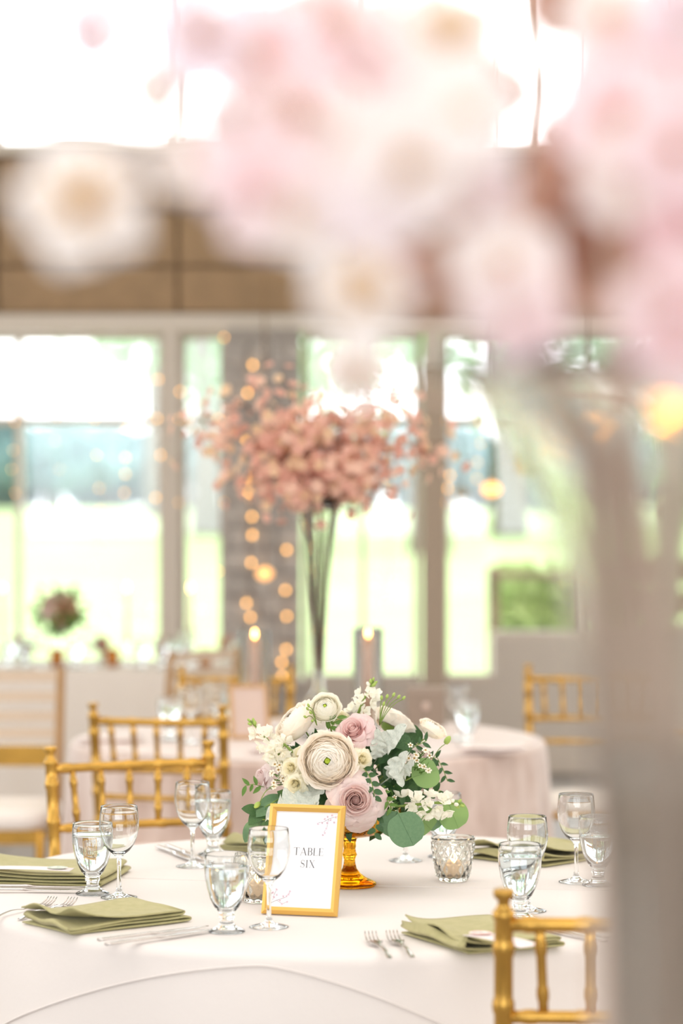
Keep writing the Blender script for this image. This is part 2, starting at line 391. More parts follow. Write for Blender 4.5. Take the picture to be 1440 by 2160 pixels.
def chair_at(src, px, py_top, ztop, rz, label):
    """place so that the middle of the chair's back top is where the photograph shows it"""
    p = at(px, py_top, ztop); off = Matrix.Rotation(rz, 3, 'Z') @ Vector((0, -.255, 0))
    return p, (p.x - off.x, p.y - off.y, 0)
ZT = .943
def face(dx, dy): return math.atan2(dy, dx) - PI / 2
rz1 = math.radians(-158)
p, l1 = chair_at(None, 276, 1568, ZT, rz1, ''); ch0 = chiavari('gold chiavari chair pushed up to the far left edge of the white table', l1, rz1)
rz2 = math.radians(-14)
p, l2 = chair_at(None, 333, 1484, ZT, rz2, ''); ch = copy_thing(ch0, 'gold chiavari chair at the blush table, overlapping behind the nearer left chair', l2, rz2)
rz3 = math.radians(4)
p, l3 = chair_at(None, 1340, 1870, ZT, rz3, ''); ch = copy_thing(ch0, 'large gold chiavari chair back closest to the camera at lower right', l3, rz3)
p, l4 = chair_at(None, 1228, 1402, ZT, math.radians(178), ''); copy_thing(ch0, 'gold chiavari chair standing right of the blush table by the low wall', l4, math.radians(178))
p, l5 = chair_at(None, 498, 1404, ZT, PI, ''); copy_thing(ch0, 'gold chiavari chair beyond the blush table behind the candle cylinder', l5, PI)
l6 = at(1235, 1905, 0); copy_thing(ch0, 'gold chiavari chair with ivory cushion on the far right side of the white table', (.98, 6.35, 0), math.radians(140))

# slat-backed chairs at the long table
m_slat = mat('pale_oak_slats', (206, 186, 164), .6); m_post = mat('light_brown_chair_wood', (168, 132, 92), .5)
def slat_chair(label, loc, rz, group=None):
    t = thing('slat_back_chair', label, 'chair', loc, rz, 'slat-backed chairs at the long table')
    for s in (-1, 1):
        MB().tube([(s * .2, -.2, 0), (s * .2, -.2, .46), (s * .205, -.25, .95)], [.016, .02, .017], 10).build('back_post', m_post, t)
        MB().tube([(s * .2, .19, 0), (s * .2, .19, .42)], [.014, .018], 10).build('front_leg', m_gold, t)
    for z, h in ((.90, .04), (.83, .035), (.76, .035), (.70, .035)):
        y = -.2 - .05 * (z - .46) / .49; MB().box(-.2, .2, y - .008, y + .008, z, z + h).build('slat', m_slat, t, False)
    y = -.2 - .05 * .2 / .49; MB().box(-.2, .2, y - .012, y + .012, .60, .675).build('lower_rail', m_gold, t, False)
    MB().box(-.2, .2, -.2, .2, .375, .425).build('seat_apron', m_gold, t, False)
    rows = []
    for z, k in ((.425, .97), (.44, 1.03), (.475, 1.03), (.49, .95), (.495, .5), (.496, .01)):
        rows.append([(.22 * k * math.copysign(abs(math.cos(a)) ** .35, math.cos(a)), .215 * k * math.copysign(abs(math.sin(a)) ** .35, math.sin(a)), z) for a in [2 * PI * i / 32 for i in range(32)]])
    MB().grid(rows, True).build('cushion', m_cush, t)
    return t
s0 = slat_chair('slat-backed chair with thick ivory cushion at the left edge, turned to the camera', (pd(8, 1400, 8.75).x, 8.45, 0), math.radians(178))
copy_thing(s0, 'slat-backed chair before the long table, left of the second chiavari chair', (pd(330, 1400, 9.9).x, 10.1, 0), math.radians(52))

# long head table by the window
ht = thing('banquet_table', 'long banquet table hidden under white cloth in front of the left windows', 'table', (-1.9, 11.9, 0))
MB().box(-1.42, 1.42, -.38, .38, .71, .74).build('tabletop', m_wood, ht, False)
for sx in (-1, 1):
    for sy in (-1, 1): MB().tube([(sx * 1.25, sy * .3, .71), (sx * 1.25, sy * .33, 0)], .015, 8).build('leg', m_metalg, ht)
rows = []
def rect(k, out, wav):
    row = []
    for i in range(200):
        a = i / 200 * 4; sd = int(a); f = a - sd; X, Y = 1.45 + out, .41 + out
        c = [(-X, -Y), (X, -Y), (X, Y), (-X, Y), (-X, -Y)]; x = c[sd][0] * (1 - f) + c[sd + 1][0] * f; y = c[sd][1] * (1 - f) + c[sd + 1][1] * f
        wv = wav * math.sin(i * 1.9); nx, ny = ((0, -1), (1, 0), (0, 1), (-1, 0))[sd]; row.append((x * k + nx * wv, y * k + ny * wv))
    return row
for k, out, wav, z in ((.01, 0, 0, .76), (.6, 0, 0, .76), (1, 0, 0, .76), (1, .01, 0, .757), (1, .015, .003, .74), (1, .02, .012, .5), (1, .035, .02, .25), (1, .05, .026, .012)):
    rows.append([(x, y, z) for x, y in rect(k, out, wav)])
hc = MB().grid(rows, True).build('tablecloth', mat('ivory_long_cloth', (222, 212, 202), .85)); hc.location = (-1.9, 11.9, 0)
tag(hc, 'ivory cloth covering the long table in front of the left windows', 'tablecloth')
# ---------------------------------------------------------------- glassware
def glass_mat(name, rgb=(255, 255, 255), ior=1.5, rough=0.0):
    m = bpy.data.materials.new(name); m.use_nodes = True; nt = m.node_tree; nt.nodes.remove(nt.nodes['Principled BSDF'])
    g = nt.nodes.new('ShaderNodeBsdfGlass'); g.inputs['Color'].default_value = lin(rgb); g.inputs['IOR'].default_value = ior; g.inputs['Roughness'].default_value = rough
    nt.links.new(g.outputs[0], nt.nodes['Material Output'].inputs[0]); return m
m_glass = glass_mat('clear_glass', (253, 254, 254), 1.5)
m_water = glass_mat('water', (252, 254, 255), 1.33)
m_glass2 = glass_mat('pressed_glass', (250, 250, 248), 1.48)
def hollow(outer, inner): return [(max(r, .00005), z) for r, z in outer] + [(max(r, .00005), z) for r, z in inner]
wine_out = [(0, 0), (.034, 0), (.0358, .0008), (.0350, .0018), (.022, .0048), (.010, .0085), (.0062, .013), (.0045, .022), (.0039, .04), (.0039, .06), (.0044, .072), (.0062, .079), (.0115, .0845), (.021, .092), (.0295, .104), (.0352, .119), (.0384, .135), (.0387, .148), (.0372, .163), (.0355, .1775), (.0352, .1785)]
wine_in = [(.0343, .1785), (.0342, .1775), (.0359, .163), (.0374, .148), (.0371, .135), (.0339, .119), (.0282, .105), (.0195, .094), (.010, .0885), (.003, .087), (0, .0868)]
gob_out = [(0, 0), (.0315, 0), (.0332, .001), (.0325, .0025), (.023, .007), (.0165, .011), (.0128, .016), (.0118, .021), (.0138, .026), (.0150, .029), (.0138, .032), (.0155, .036), (.0225, .045), (.030, .060), (.0358, .078), (.0392, .098), (.0402, .114), (.0396, .129), (.0385, .1385), (.0380, .1395)]
gob_in = [(.0368, .1395), (.0368, .138), (.0380, .129), (.0386, .114), (.0376, .098), (.0342, .078), (.0284, .061), (.0205, .047), (.012, .040), (.004, .0382), (0, .038)]
wine_me = MB().lathe(hollow(wine_out, wine_in), 48).mesh('wine_glass', m_glass)
gob_me = MB().lathe(hollow(gob_out, gob_in), 48).mesh('water_goblet', m_glass)
def water_prof(inner, level):
    pr = [(r, z) for r, z in inner if z <= level]; hi = [(r, z) for r, z in inner if z > level]
    (r1, z1), (r0, z0) = hi[-1], pr[0]; rl = r0 + (r1 - r0) * (level - z0) / (z1 - z0)
    body = [(rl, level)] + pr; return [(.00005, level), (rl * .9, level), (rl * .97, level + .0003)] + [(max(r - .0002, .00005), z + .0002) for r, z in body]
water_me = MB().lathe(water_prof(gob_in, .118)[::-1], 40).mesh('water', m_water)
water_low = MB().lathe(water_prof(gob_in, .100)[::-1], 40).mesh('water', m_water)
def wine(x, y, label, z=TZ): o = inst('wine_glass', wine_me); o.location = (x, y, z + .0006); tag(o, label, 'glass', 'wine glasses'); return o
def goblet(x, y, label, z=TZ, w=water_me, s=1):
    o = inst('water_goblet', gob_me); o.location = (x, y, z + .0006); o.scale = (s,) * 3; tag(o, label, 'glass', 'water goblets')
    if w: inst('water', w, o)
    return o
def on(px, py, z=TZ): v = at(px, py, z); return v.x, v.y
wine(*on(251, 1894), 'empty wine glass at left standing in front of the filled goblet')
goblet(*on(195, 1886), 'water goblet at left beside the green napkin with the pale name card')
wine(*on(406, 1828), 'empty wine glass before the right post of the left gold chair')
goblet(*on(449, 1803), 'water goblet behind, half hidden by the wine glass near the left chair')
goblet(*on(478, 1966), 'water goblet in front, nearest to the camera, left of the framed sign')
wine(*on(567, 1956), 'empty wine glass overlapping the left edge of the gold framed sign')
wine(*on(855, 1816), 'wine glass whose foot shows beneath the round eucalyptus leaves')
goblet(*on(934, 1808), 'water goblet behind the bouquet and the diamond-cut votive')
wine(*on(1112, 1922), 'wine glass standing directly behind the filled goblet at right')
goblet(*on(1096, 1940), 'filled water goblet behind the finial of the near chair at right')
wine(*on(1215, 1861), 'thin wine glass standing right of the far green napkin')
goblet(*on(1262, 1868), 'goblet at right, blurred behind the edge of the large vase', w=water_low)
# second table
g2 = [(358, 1562, 0), (402, 1568, 1), (455, 1550, 1), (490, 1545, 0), (965, 1560, 1), (985, 1572, 0), (1125, 1585, 0), (935, 1556, 0)]
lab2 = ['water goblet at the left rim of the blush table', 'wine glass just right of the leftmost goblet on the blush table', 'wine glass behind the little stand on the blush table', 'water goblet beside the leaning card frame on the blush table',
        'wine glass on the blush table right of the grey card box', 'water goblet in front of the right wine glass on the blush table', 'water goblet at the right rim of the blush table', 'water goblet close to the grey card box on the blush table']
for (px, py, w_), lb in zip(g2[:6], lab2): (wine if w_ else goblet)(*on(px, py, .766), lb, z=.766)
# ---------------------------------------------------------------- votives
m_wax = mat('white_candle_wax', (253, 242, 226), .5, thin=.5); m_flame = mat('candle_flame', (255, 196, 110), .5, emit=16)
m_flame_soft = mat('small_candle_flame', (255, 190, 110), .5, emit=14); m_wick = mat('wick', (60, 40, 30), .9)
H_, RB, RT = .089, .031, .0440
def facet(a, r, z):
    k = 14; u = a * k / (2 * PI); v = z / .026
    h = 1 - max(abs(2 * ((u + v) % 1) - 1), abs(2 * ((u - v) % 1) - 1))
    return 1 + (.10 * h * min(1, (z - .006) / .004, (.081 - z) / .004) if .006 < z < .081 else 0)
MBv = MB(); N = 168; P = []
outer = [(RB * .2, 0), (RB * .9, 0), (RB, .003)] + [(RB + (RT - RB) * (z / H_) ** .85, z) for z in [.006 + .075 * i / 46 for i in range(47)]] + [(RT, .084), (RT + .001, .088), (RT, .0895)]
inner = [(RT - .0022, .0895), (RT - .003, .084), (RT - .006, .05), (RB - .003, .012), (RB - .006, .009), (.00005, .009)]
for i, (r, z) in enumerate(outer): P.append([(r * facet(2 * PI * k / N, r, z) * math.cos(2 * PI * k / N), r * facet(2 * PI * k / N, r, z) * math.sin(2 * PI * k / N), z) for k in range(N)])
for r, z in inner: P.append([(r * math.cos(2 * PI * k / N), r * math.sin(2 * PI * k / N), z) for k in range(N)])
P.insert(0, [(.00005 * math.cos(2 * PI * k / N), .00005 * math.sin(2 * PI * k / N), 0) for k in range(N)])
vot_me = MBv.grid(P, True).mesh('votive_holder', m_glass2, True)
can_me = MB().lathe([(.0001, 0), (.018, 0), (.0185, .002), (.0185, .024), (.017, .026), (.0001, .0255)], 28).mesh('candle', m_wax)
flame_me = MB().lathe([(.0001, 0), (.0024, .002), (.0036, .006), (.0032, .010), (.0018, .015), (.0001, .020)], 14).mesh('flame', m_flame)
wick_me = MB().tube([(0, 0, -.001), (0, 0, .004)], .0006, 6).mesh('wick', m_wick)
def candle_glow(name, loc, e):
    l = bpy.data.lights.new(name, 'POINT'); l.energy = e; l.shadow_soft_size = .004; l.color = (1, .72, .42); o = bpy.data.objects.new(name, l); COL.objects.link(o); o.location = loc
def votive(px, py, lab, z=TZ, s=1):
    x, y = on(px, py, z); o = inst('votive_holder', vot_me); o.location = (x, y, z + .0005); o.scale = (s,) * 3; tag(o, lab + ' votive holder of diamond-cut clear glass', 'candle holder')
    c = inst('tealight_candle', can_me); c.location = (x, y, z + .0098 * s); c.scale = (s,) * 3; tag(c, lab.replace('right-hand', 'right') + ' white tealight burning inside its cut-glass holder', 'candle')
    inst('wick', wick_me, c, Matrix.Translation((0, 0, .0255))); f = inst('flame', flame_me, c, Matrix.Translation((0, 0, .0275))); candle_glow('candle_glow', (x, y, z + .0098 + .05), .7)
votive(955, 1858, 'unobstructed')
votive(545, 1902, 'half-hidden, behind the framed sign,')
# ---------------------------------------------------------------- amber compote
m_amber = glass_mat('amber_glass', (250, 214, 110), 1.5)
def merc():
    m = mat('amber_mercury_glass', (214, 150, 40), .22, .75); nt = m.node_tree; p = nt.nodes['Principled BSDF']
    tc = nt.nodes.new('ShaderNodeTexCoord'); n = nt.nodes.new('ShaderNodeTexNoise'); n.inputs['Scale'].default_value = 170; n.inputs['Detail'].default_value = 3
    r = nt.nodes.new('ShaderNodeValToRGB'); e = r.color_ramp.elements; e[0].position = .40; e[0].color = lin((92, 50, 10)); e[1].position = .46; e[1].color = lin((222, 158, 46))
    nt.links.new(tc.outputs['Object'], n.inputs['Vector']); nt.links.new(n.outputs[0], r.inputs[0]); nt.links.new(r.outputs[0], p.inputs['Base Color']); return m
CX, CY = on(737, 1868)
cp = thing('footed_compote', 'amber mercury-glass footed bowl holding the bouquet behind the framed sign', 'bowl', (CX, CY, TZ + .0006))
MB().lathe([(.00005, .001), (.03, .0015), (.050, 0), (.0535, .002), (.0535, .0055), (.047, .009), (.034, .015), (.022, .024), (.0145, .034), (.0118, .044), (.0112, .052), (.0128, .057), (.0150, .062), (.0128, .067), (.0118, .074), (.0130, .079), (.0126, .086), (.0145, .093), (.018, .098), (.00005, .0982)], 48).build('pedestal', m_amber, cp)
MB().lathe([(.00005, .0985), (.02, .0985), (.045, .1005), (.072, .108), (.092, .122), (.1035, .141), (.1055, .158), (.1035, .158), (.1015, .142), (.09, .1245), (.07, .111), (.04, .104), (.00005, .103)], 56).build('bowl', merc(), cp)
MB().lathe([(.00005, .12), (.09, .124), (.098, .14), (.09, .152), (.05, .166), (.00005, .17)], 32).build('floral_foam', mat('floral_foam', (40, 62, 40), .9), cp)
# ---------------------------------------------------------------- framed table sign
m_fgold = mat('brushed_gold_frame', (222, 176, 92), .38, .55, bump=.1, bscale=300, stretch=(1, 1, 1))
m_card = mat('white_card', (244, 243, 246), .6); m_ink = mat('grey_ink', (84, 84, 88), .7)
pl = at(632, 1932, TZ)
yaw, leanf = math.radians(-15), math.radians(-17)
fr = thing('picture_frame', 'gold framed sign reading TABLE SIX leaning on its stand', 'picture frame', (pl.x, pl.y, TZ + .001))
fr.rotation_euler = Euler((leanf, 0, yaw), 'XYZ')
FW, FH, FB, FD = .1465, .2065, .0135, .012
def mitre(x0, x1, inner0, inner1, z0, z1, zi0, zi1): pass
fx = FW / 2
def bar(o1, o2, i2, i1):   # outer and inner corner pairs, bevelled moulding
    v = []
    for (a, b_, yy) in ((o1, o2, 0), (o1, o2, -.006), (None, None, -.010), (i1, i2, -.006), (i1, i2, 0)):
        if a is None: a = tuple((p + q) / 2 for p, q in zip(o1, i1)); b_ = tuple((p + q) / 2 for p, q in zip(o2, i2))
        v.append([(a[0], yy, a[1]), (b_[0], yy, b_[1])])
    v.append(v[0]); return MB().grid(v)
O = [(-fx, 0), (fx, 0), (fx, FH), (-fx, FH)]; I = [(-fx + FB, FB), (fx - FB, FB), (fx - FB, FH - FB), (-fx + FB, FH - FB)]
for k in range(4): bar(O[k], O[(k + 1) % 4], I[(k + 1) % 4], I[k]).build('frame_side', m_fgold, fr, False, True)
MB().box(-fx + .002, fx - .002, 0, .004, .002, FH - .002).build('backing', mat('black_backing', (70, 60, 50), .8), fr, False)
MB().box(-fx + FB - .002, fx - FB + .002, -.0030, -.0012, FB - .002, FH - FB + .002).build('sign_card', m_card, fr, False)
MB().tube([(0, .004, FH * .7), (0, .004 + .085, .026)], .004, 6).build('stand', m_fgold, fr)
ink = MB()
def quad_strip(pts, w, x0, z0, s):
    n = len(pts)
    L, Rr = [], []
    for i, (x, z) in enumerate(pts):
        a = pts[max(i - 1, 0)]; b = pts[min(i + 1, n - 1)]; dx, dz = b[0] - a[0], b[1] - a[1]; l = math.hypot(dx, dz) or 1
        ww = (w[i] if isinstance(w, list) else w) / 2; nx, nz = -dz / l * ww, dx / l * ww
        L.append((x0 + (x + nx) * s, -.0032, z0 + (z + nz) * s)); Rr.append((x0 + (x - nx) * s, -.0032, z0 + (z - nz) * s))
    ink.grid([L, Rr])
TH, TN = .115, .03
def arc(cx, cz, rx, rz, a0, a1, n=14): return [(cx + rx * math.cos(math.radians(a0 + (a1 - a0) * i / n)), cz + rz * math.sin(math.radians(a0 + (a1 - a0) * i / n))) for i in range(n + 1)]
def letter(c, x, z, s):
    q = lambda p, w: quad_strip(p, w, x, z, s)
    if c == 'T': q([(0, .985), (.8, .985)], TN); q([(.4, 0), (.4, 1)], TH); q([(.28, .015), (.52, .015)], TN); q([(.01, .84), (.02, 1)], .025); q([(.79, .84), (.78, 1)], .025); return .8
    if c == 'A': q([(.05, 0), (.42, 1)], TN); q([(.40, 1), (.78, 0)], TH); q([(.17, .32), (.64, .32)], TN); q([(-.03, .015), (.15, .015)], TN); q([(.66, .015), (.9, .015)], TN); return .86
    if c == 'B':
        q([(.12, 0), (.12, 1)], TH); q([(0, .985), (.35, .985)], TN); q([(0, .015), (.38, .015)], TN); q([(.12, .53), (.36, .53)], TN)
        for cz, rz, rx in ((.757, .228, .2), (.272, .257, .25)):
            p = arc(.34, cz, rx, rz, 90, -90); q(p, [TN + (TH - TN) * math.sin(PI * i / 14) for i in range(15)])
        return .64
    if c == 'L': q([(.12, 0), (.12, 1)], TH); q([(0, .985), (.26, .985)], TN); q([(0, .015), (.6, .015)], TN); q([(.58, 0), (.6, .22)], TN); return .62
    if c == 'E':
        q([(.12, 0), (.12, 1)], TH)
        for zz, x1 in ((.985, .56), (.52, .46), (.015, .6)): q([(0 if zz != .52 else .12, zz), (x1, zz)], TN)
        q([(.55, .8), (.56, 1)], TN); q([(.46, .42), (.46, .62)], TN); q([(.58, 0), (.61, .22)], TN); return .64
    if c == 'S':
        p = arc(.29, .755, .2, .235, 20, 250, 12) + arc(.29, .265, .24, .255, 80, -165, 12); n = len(p)
        q(p, [TN + (TH * 1.1 - TN) * math.exp(-((i - n * .5) / (n * .17)) ** 2) for i in range(n)]); q([(.49, .74), (.49, .98)], TN); q([(.03, .02), (.03, .26)], TN); return .6
    if c == 'I': q([(.14, 0), (.14, 1)], TH); q([(0, .985), (.28, .985)], TN); q([(0, .015), (.28, .015)], TN); return .32
    if c == 'X': q([(.1, 1), (.68, 0)], TH); q([(.64, 1), (.08, 0)], TN); q([(0, .985), (.26, .985)], TN); q([(.54, .985), (.74, .985)], TN); q([(-.02, .015), (.18, .015)], TN); q([(.56, .015), (.8, .015)], TN); return .76
def word(wd, cx, z, s, sp=.1):
    wds = {'T': .8, 'A': .86, 'B': .64, 'L': .62, 'E': .64, 'S': .6, 'I': .32, 'X': .76}
    tot = sum(wds[c] for c in wd) + sp * (len(wd) - 1); x = cx - tot * s / 2
    for c in wd: letter(c, x, z, s); x += (wds[c] + sp) * s
word('TABLE', .008, .1115, .0142, .13); word('SIX', .008, .0885, .0142, .13)
ink.build('lettering', m_ink, fr, False)
# printed cherry sprigs in two corners of the card
m_p1 = mat('pink_print', (243, 222, 230), .7); m_p2 = mat('dark_twig_print', (112, 88, 100), .7)
tw, bl = MB(), MB(); rr = random.Random(12)
def pstrip(mb, pts, w, y=-.0032):
    for (a, b_) in zip(pts, pts[1:]):
        dx, dz = b_[0] - a[0], b_[1] - a[1]; l = math.hypot(dx, dz); nx, nz = -dz / l * w / 2, dx / l * w / 2
        mb.add([(a[0] + nx, y, a[1] + nz), (a[0] - nx, y, a[1] - nz), (b_[0] - nx, y, b_[1] - nz), (b_[0] + nx, y, b_[1] + nz)], [(0, 1, 2, 3)])
ix, izt, izb = fx - FB, FH - FB, FB
pstrip(tw, [(ix - .001, izt - .006), (ix - .016, izt - .011), (ix - .028, izt - .018), (ix - .04, izt - .020)], .0006)
pstrip(tw, [(ix - .018, izt - .012), (ix - .020, izt - .028), (ix - .027, izt - .040)], .0005)
pstrip(tw, [(-ix + .001, izb + .006), (-ix + .015, izb + .013), (-ix + .03, izb + .018), (-ix + .038, izb + .028)], .0006)
pstrip(tw, [(-ix + .006, izb + .012), (-ix + .008, izb + .022), (-ix + .012, izb + .032)], .0005)
pstrip(tw, [(-ix + .014, izb + .012), (-ix + .025, izb + .006), (-ix + .034, izb + .010)], .0005)
spots = [(ix - .004, izt - .008), (ix - .012, izt - .005), (ix - .02, izt - .008), (ix - .014, izt - .014), (ix - .025, izt - .012), (ix - .03, izt - .020), (ix - .038, izt - .022), (ix - .02, izt - .02), (ix - .021, izt - .03), (ix - .027, izt - .042), (ix - .023, izt - .038), (ix - .007, izt - .018),
         (-ix + .008, izb + .018), (-ix + .005, izb + .026), (-ix + .012, izb + .032), (-ix + .02, izb + .012), (-ix + .026, izb + .02), (-ix + .032, izb + .02), (-ix + .038, izb + .03), (-ix + .024, izb + .006), (-ix + .034, izb + .01), (-ix + .013, izb + .022), (-ix + .036, izb + .024)]
for (x, z) in spots:
    for k in range(5):
        a = k * 2 * PI / 5 + rr.uniform(0, 1); r_ = .0017; cx, cz = x + r_ * math.cos(a), z + r_ * math.sin(a)
        bl.add([(cx + .0015 * math.cos(q * PI / 3), -.00325, cz + .0015 * math.sin(q * PI / 3)) for q in range(6)], [(0, 1, 2, 3, 4, 5)])
    tw.add([(x - .0005, -.0034, z - .0005), (x + .0005, -.0034, z - .0005), (x + .0004, -.0034, z + .0007), (x - .0004, -.0034, z + .0007)], [(0, 1, 2, 3)])
tw.build('printed_twig', m_p2, fr, False); bl.build('printed_blossom', m_p1, fr, False)
# ---------------------------------------------------------------- napkins, name cards, cutlery
m_nap = mat('sage_green_linen', (172, 166, 118), .85, bump=.35, bscale=420, sheen=.1, rgb2=(180, 173, 126), scale=60)
def napkin(label, corner, dirx, L, Wd, seed, layers=4, t=.0045, curl=.012, wave=.004):
    """corner: front-left point on the cloth; the folded strip runs along dirx for L and back for Wd"""
    rr = random.Random(seed); d = Vector(dirx); rz = math.atan2(d.y, d.x)
    pts = []; tilt = .0
    for k in range(layers):
        z = .0028 + k * (t + .0016); s0, s1 = (0, L - .003 * k) if k % 2 == 0 else (L - .003 * k, .0)
        n = 14; ph = rr.uniform(0, 6)
        for i in range(n + 1):
            s = s0 + (s1 - s0) * i / n; f = 1 - s / L; opn = curl * (f ** 6) * (k - .5) * .7 * (1 + .5 * math.sin(ph))
            pts.append((s, z + (0 if k == 0 else opn + .0012 * math.sin(s * 30 + ph)), k, ph))
        if k < layers - 1:
            for j in range(1, 5):
                a = j / 5 * PI; sx = math.sin(a) * .006; pts.append((s1 + (sx if k % 2 == 0 else -sx), z + (1 - math.cos(a)) / 2 * (t + .0016) + (0 if s1 > 0 else curl * (k) * .5), k, ph))
    rows = []
    M = 12
    for j in range(M + 1):
        tt = j / M; row = []
        for (s, z, k, ph) in pts:
            wv = wave * math.sin(tt * PI * 1.3 + ph + s * 9) * (k / max(1, layers - 1)) + wave * .8 * math.sin(tt * 9 + ph) * (1 - s / L) ** 4 * k
            row.append((s + .004 * math.sin(3 * tt + ph), tt * Wd + .003 * math.sin(s * 20 + ph), z + max(wv, -z * .4)))
        rows.append(row)
    o = MB().grid(rows).build('folded_napkin', m_nap); o.location = (corner.x, corner.y, TZ + .0012); o.rotation_euler = (0, 0, rz)
    so_ = o.modifiers.new('thickness', 'SOLIDIFY'); so_.thickness = .0026; so_.offset = 0
    return tag(o, label, 'napkin', 'folded sage green napkins')
c = at(150, 1976, TZ); e = at(376, 1948, TZ); napkin('sage napkin at lower left with loose wavy fold, between forks and knives', c, e - c, .245, .165, 1, curl=.006, wave=.003)
c = at(-70, 1866, TZ); e = at(186, 1872, TZ); napkin('sage napkin under the long name card behind the lower left napkin', c, e - c, .275, .23, 2, curl=.004, wave=.002)
c = at(985, 2017, TZ); napkin('sage napkin at lower right partly behind the near chair post', c, Vector((.90, .44, 0)), .18, .23, 3, curl=.009, t=.004, wave=.003)
c = at(1148, 1832, TZ); e = at(1250, 1815, TZ); napkin('sage napkin at the far right behind the thin wine glass', c, e - c, .25, .22, 4, curl=.006)
c = at(472, 1795, TZ); e = at(560, 1806, TZ); napkin('sage napkin at the back of the white table beside the eucalyptus', c, e - c, .16, .13, 5, curl=.004)
m_agate = mat('agate_print_green', (176, 190, 172), .5, rgb2=(226, 226, 214), scale=90); m_agp = mat('agate_print_pink', (214, 168, 160), .5, rgb2=(244, 226, 220), scale=90)
m_blush = mat('blush_card', (240, 228, 226), .6)
def card(label, p, dx, L, Wd, z, ma, ends):
    d = Vector(dx); rz = math.atan2(d.y, d.x); N = 16
    rows = [[(L * i / N, y, .0025 * math.sin(i / N * PI)) for i in range(N + 1)] for y in (0, Wd)]
    o = MB().grid(rows).build('name_card', m_blush); o.location = (p.x, p.y, TZ + z); o.rotation_euler = (0, 0, rz)
    s_ = o.modifiers.new('thickness', 'SOLIDIFY'); s_.thickness = .0006
    tag(o, label, 'card')
    MB().add([(ends + .021 * math.cos(a) * (1 + .05 * math.sin(5 * a)), Wd / 2 + .019 * math.sin(a), .0042) for a in [2 * PI * k / 24 for k in range(24)]], [tuple(range(24))]).build('agate_slice', ma, o)
c = at(-60, 1838, TZ + .03); e = at(146, 1842, TZ + .03); card('long pale name card with green agate print on the left napkin', c, e - c, (e - c).length, .045, .034, m_agate, (e - c).length - .03)
c = at(975, 1978, TZ + .03); e = at(1110, 2008, TZ + .03); card('blush name card with pink agate print on the lower right napkin', c, e - c, .15, .05, .0345, m_agp, .018)
m_steel = mat('polished_steel', (206, 200, 196), .12, 1.0)
def knife_mesh():
    b = MB(); L = .235; rows = []
    for i in range(31):
        s = i / 30 * L
        if s < .105: w = .0062 + .0016 * (1 - s / .105) ** 1; h = .0052
        elif s < .12: w = .0055; h = .006
        else: q = (s - .12) / .115; w = .0085 * (1 - max(0, q - .75) / .25 * .75); h = .0016 + .002 * (1 - q)
        z = .004 + (.0015 if s < .11 else .0005)
        if i == 0: w *= .7
        rows.append([(s, w * math.cos(a), z + h / 2 * math.sin(a)) for a in [2 * PI * k / 10 for k in range(10)]])
    b.grid(rows, True); b.f.append(tuple(range(10))); b.f.append(tuple(len(b.v) - 10 + k for k in range(10))[::-1]); return b.mesh('table_knife', m_steel, recalc=True)
def fork_mesh():
    b = MB(); rows = []
    for i in range(31):
        s = i / 30 * .150
        if s < .09: w = .0058 - .0028 * (s / .09) ** .8
        elif s < .118: w = .0030
        else: w = .0030 + .0095 * min(1, (s - .118) / .022) ** .7
        z = .003 + .007 * math.sin(min(1, s / .125) * PI) ** 2 * .8 + (.0 if s < .118 else -.001) + (0.004 if s > .1 else 0) * min(1, (s - .1) / .03)
        if i == 0: w *= .6
        rows.append([(s, w * math.cos(a), z + .0013 * math.sin(a)) for a in [2 * PI * k / 8 for k in range(8)]])
    zend = rows[-1][0][2]; b.grid(rows, True); b.f.append(tuple(range(8)))
    for k in range(4):
        y = (k - 1.5) * .0069
        pts = [(.147, y, zend), (.160, y * 1.0, zend - .0035), (.176, y * .98, zend - .003), (.192, y * .95, zend + .003), (.200, y * .93, zend + .0085)]
        b.tube(pts, [.0024, .0019, .0017, .0014, .0007], 6)
    return b.mesh('dinner_fork', m_steel)
km, fm = knife_mesh(), fork_mesh()
def lay(name, me, px, py, qx, qy, label, cat, grp, z=TZ + .0012, s=1):
    a, b_ = at(px, py, z), at(qx, qy, z); d = b_ - a; o = inst(name, me); o.location = (a.x, a.y, z + .0006); o.rotation_euler = (0, 0, math.atan2(d.y, d.x)); o.scale = (s,) * 3
    return tag(o, label, cat, grp)
K, Fk = ('knife', 'table knives'), ('fork', 'dinner forks')
lay('table_knife', km, 208, 1990, 415, 1962, 'table knife at lower left, the one lying closer to the napkin', *K)
lay('table_knife', km, 224, 1999, 432, 1968, 'table knife at lower left, its rounded handle closest to the camera', *K)
lay('table_knife', km, -70, 1880, 165, 1883, 'table knife lying in front of the left name card, outer one', *K)
lay('table_knife', km, -60, 1873, 170, 1875, 'table knife lying against the left napkin with name card', *K)
lay('table_knife', km, 332, 1790, 425, 1826, 'table knife left of the wine glass by the gold chair', *K)
lay('table_knife', km, 352, 1788, 440, 1822, 'table knife beside its twin, closer to the back goblet', *K)
lay('table_knife', km, 1275, 1992, 1095, 1952, 'table knife behind the near chair rail, closer to the camera', *K)
lay('table_knife', km, 1280, 1984, 1110, 1947, 'table knife behind the near chair rail, the farther one', *K)
lay('table_knife', km, 1125, 1790, 1000, 1808, 'table knife at the back right between votive and napkin', *K)
lay('dinner_fork', fm, 822, 2026, 762, 1962, 'dinner fork at the front, left of the pair', *Fk)
lay('dinner_fork', fm, 870, 2024, 802, 1957, 'dinner fork at the front, right of the pair', *Fk)
lay('dinner_fork', fm, -18, 1941, 138, 1901, 'dinner fork beyond the lower left napkin, handle running out of view', *Fk)
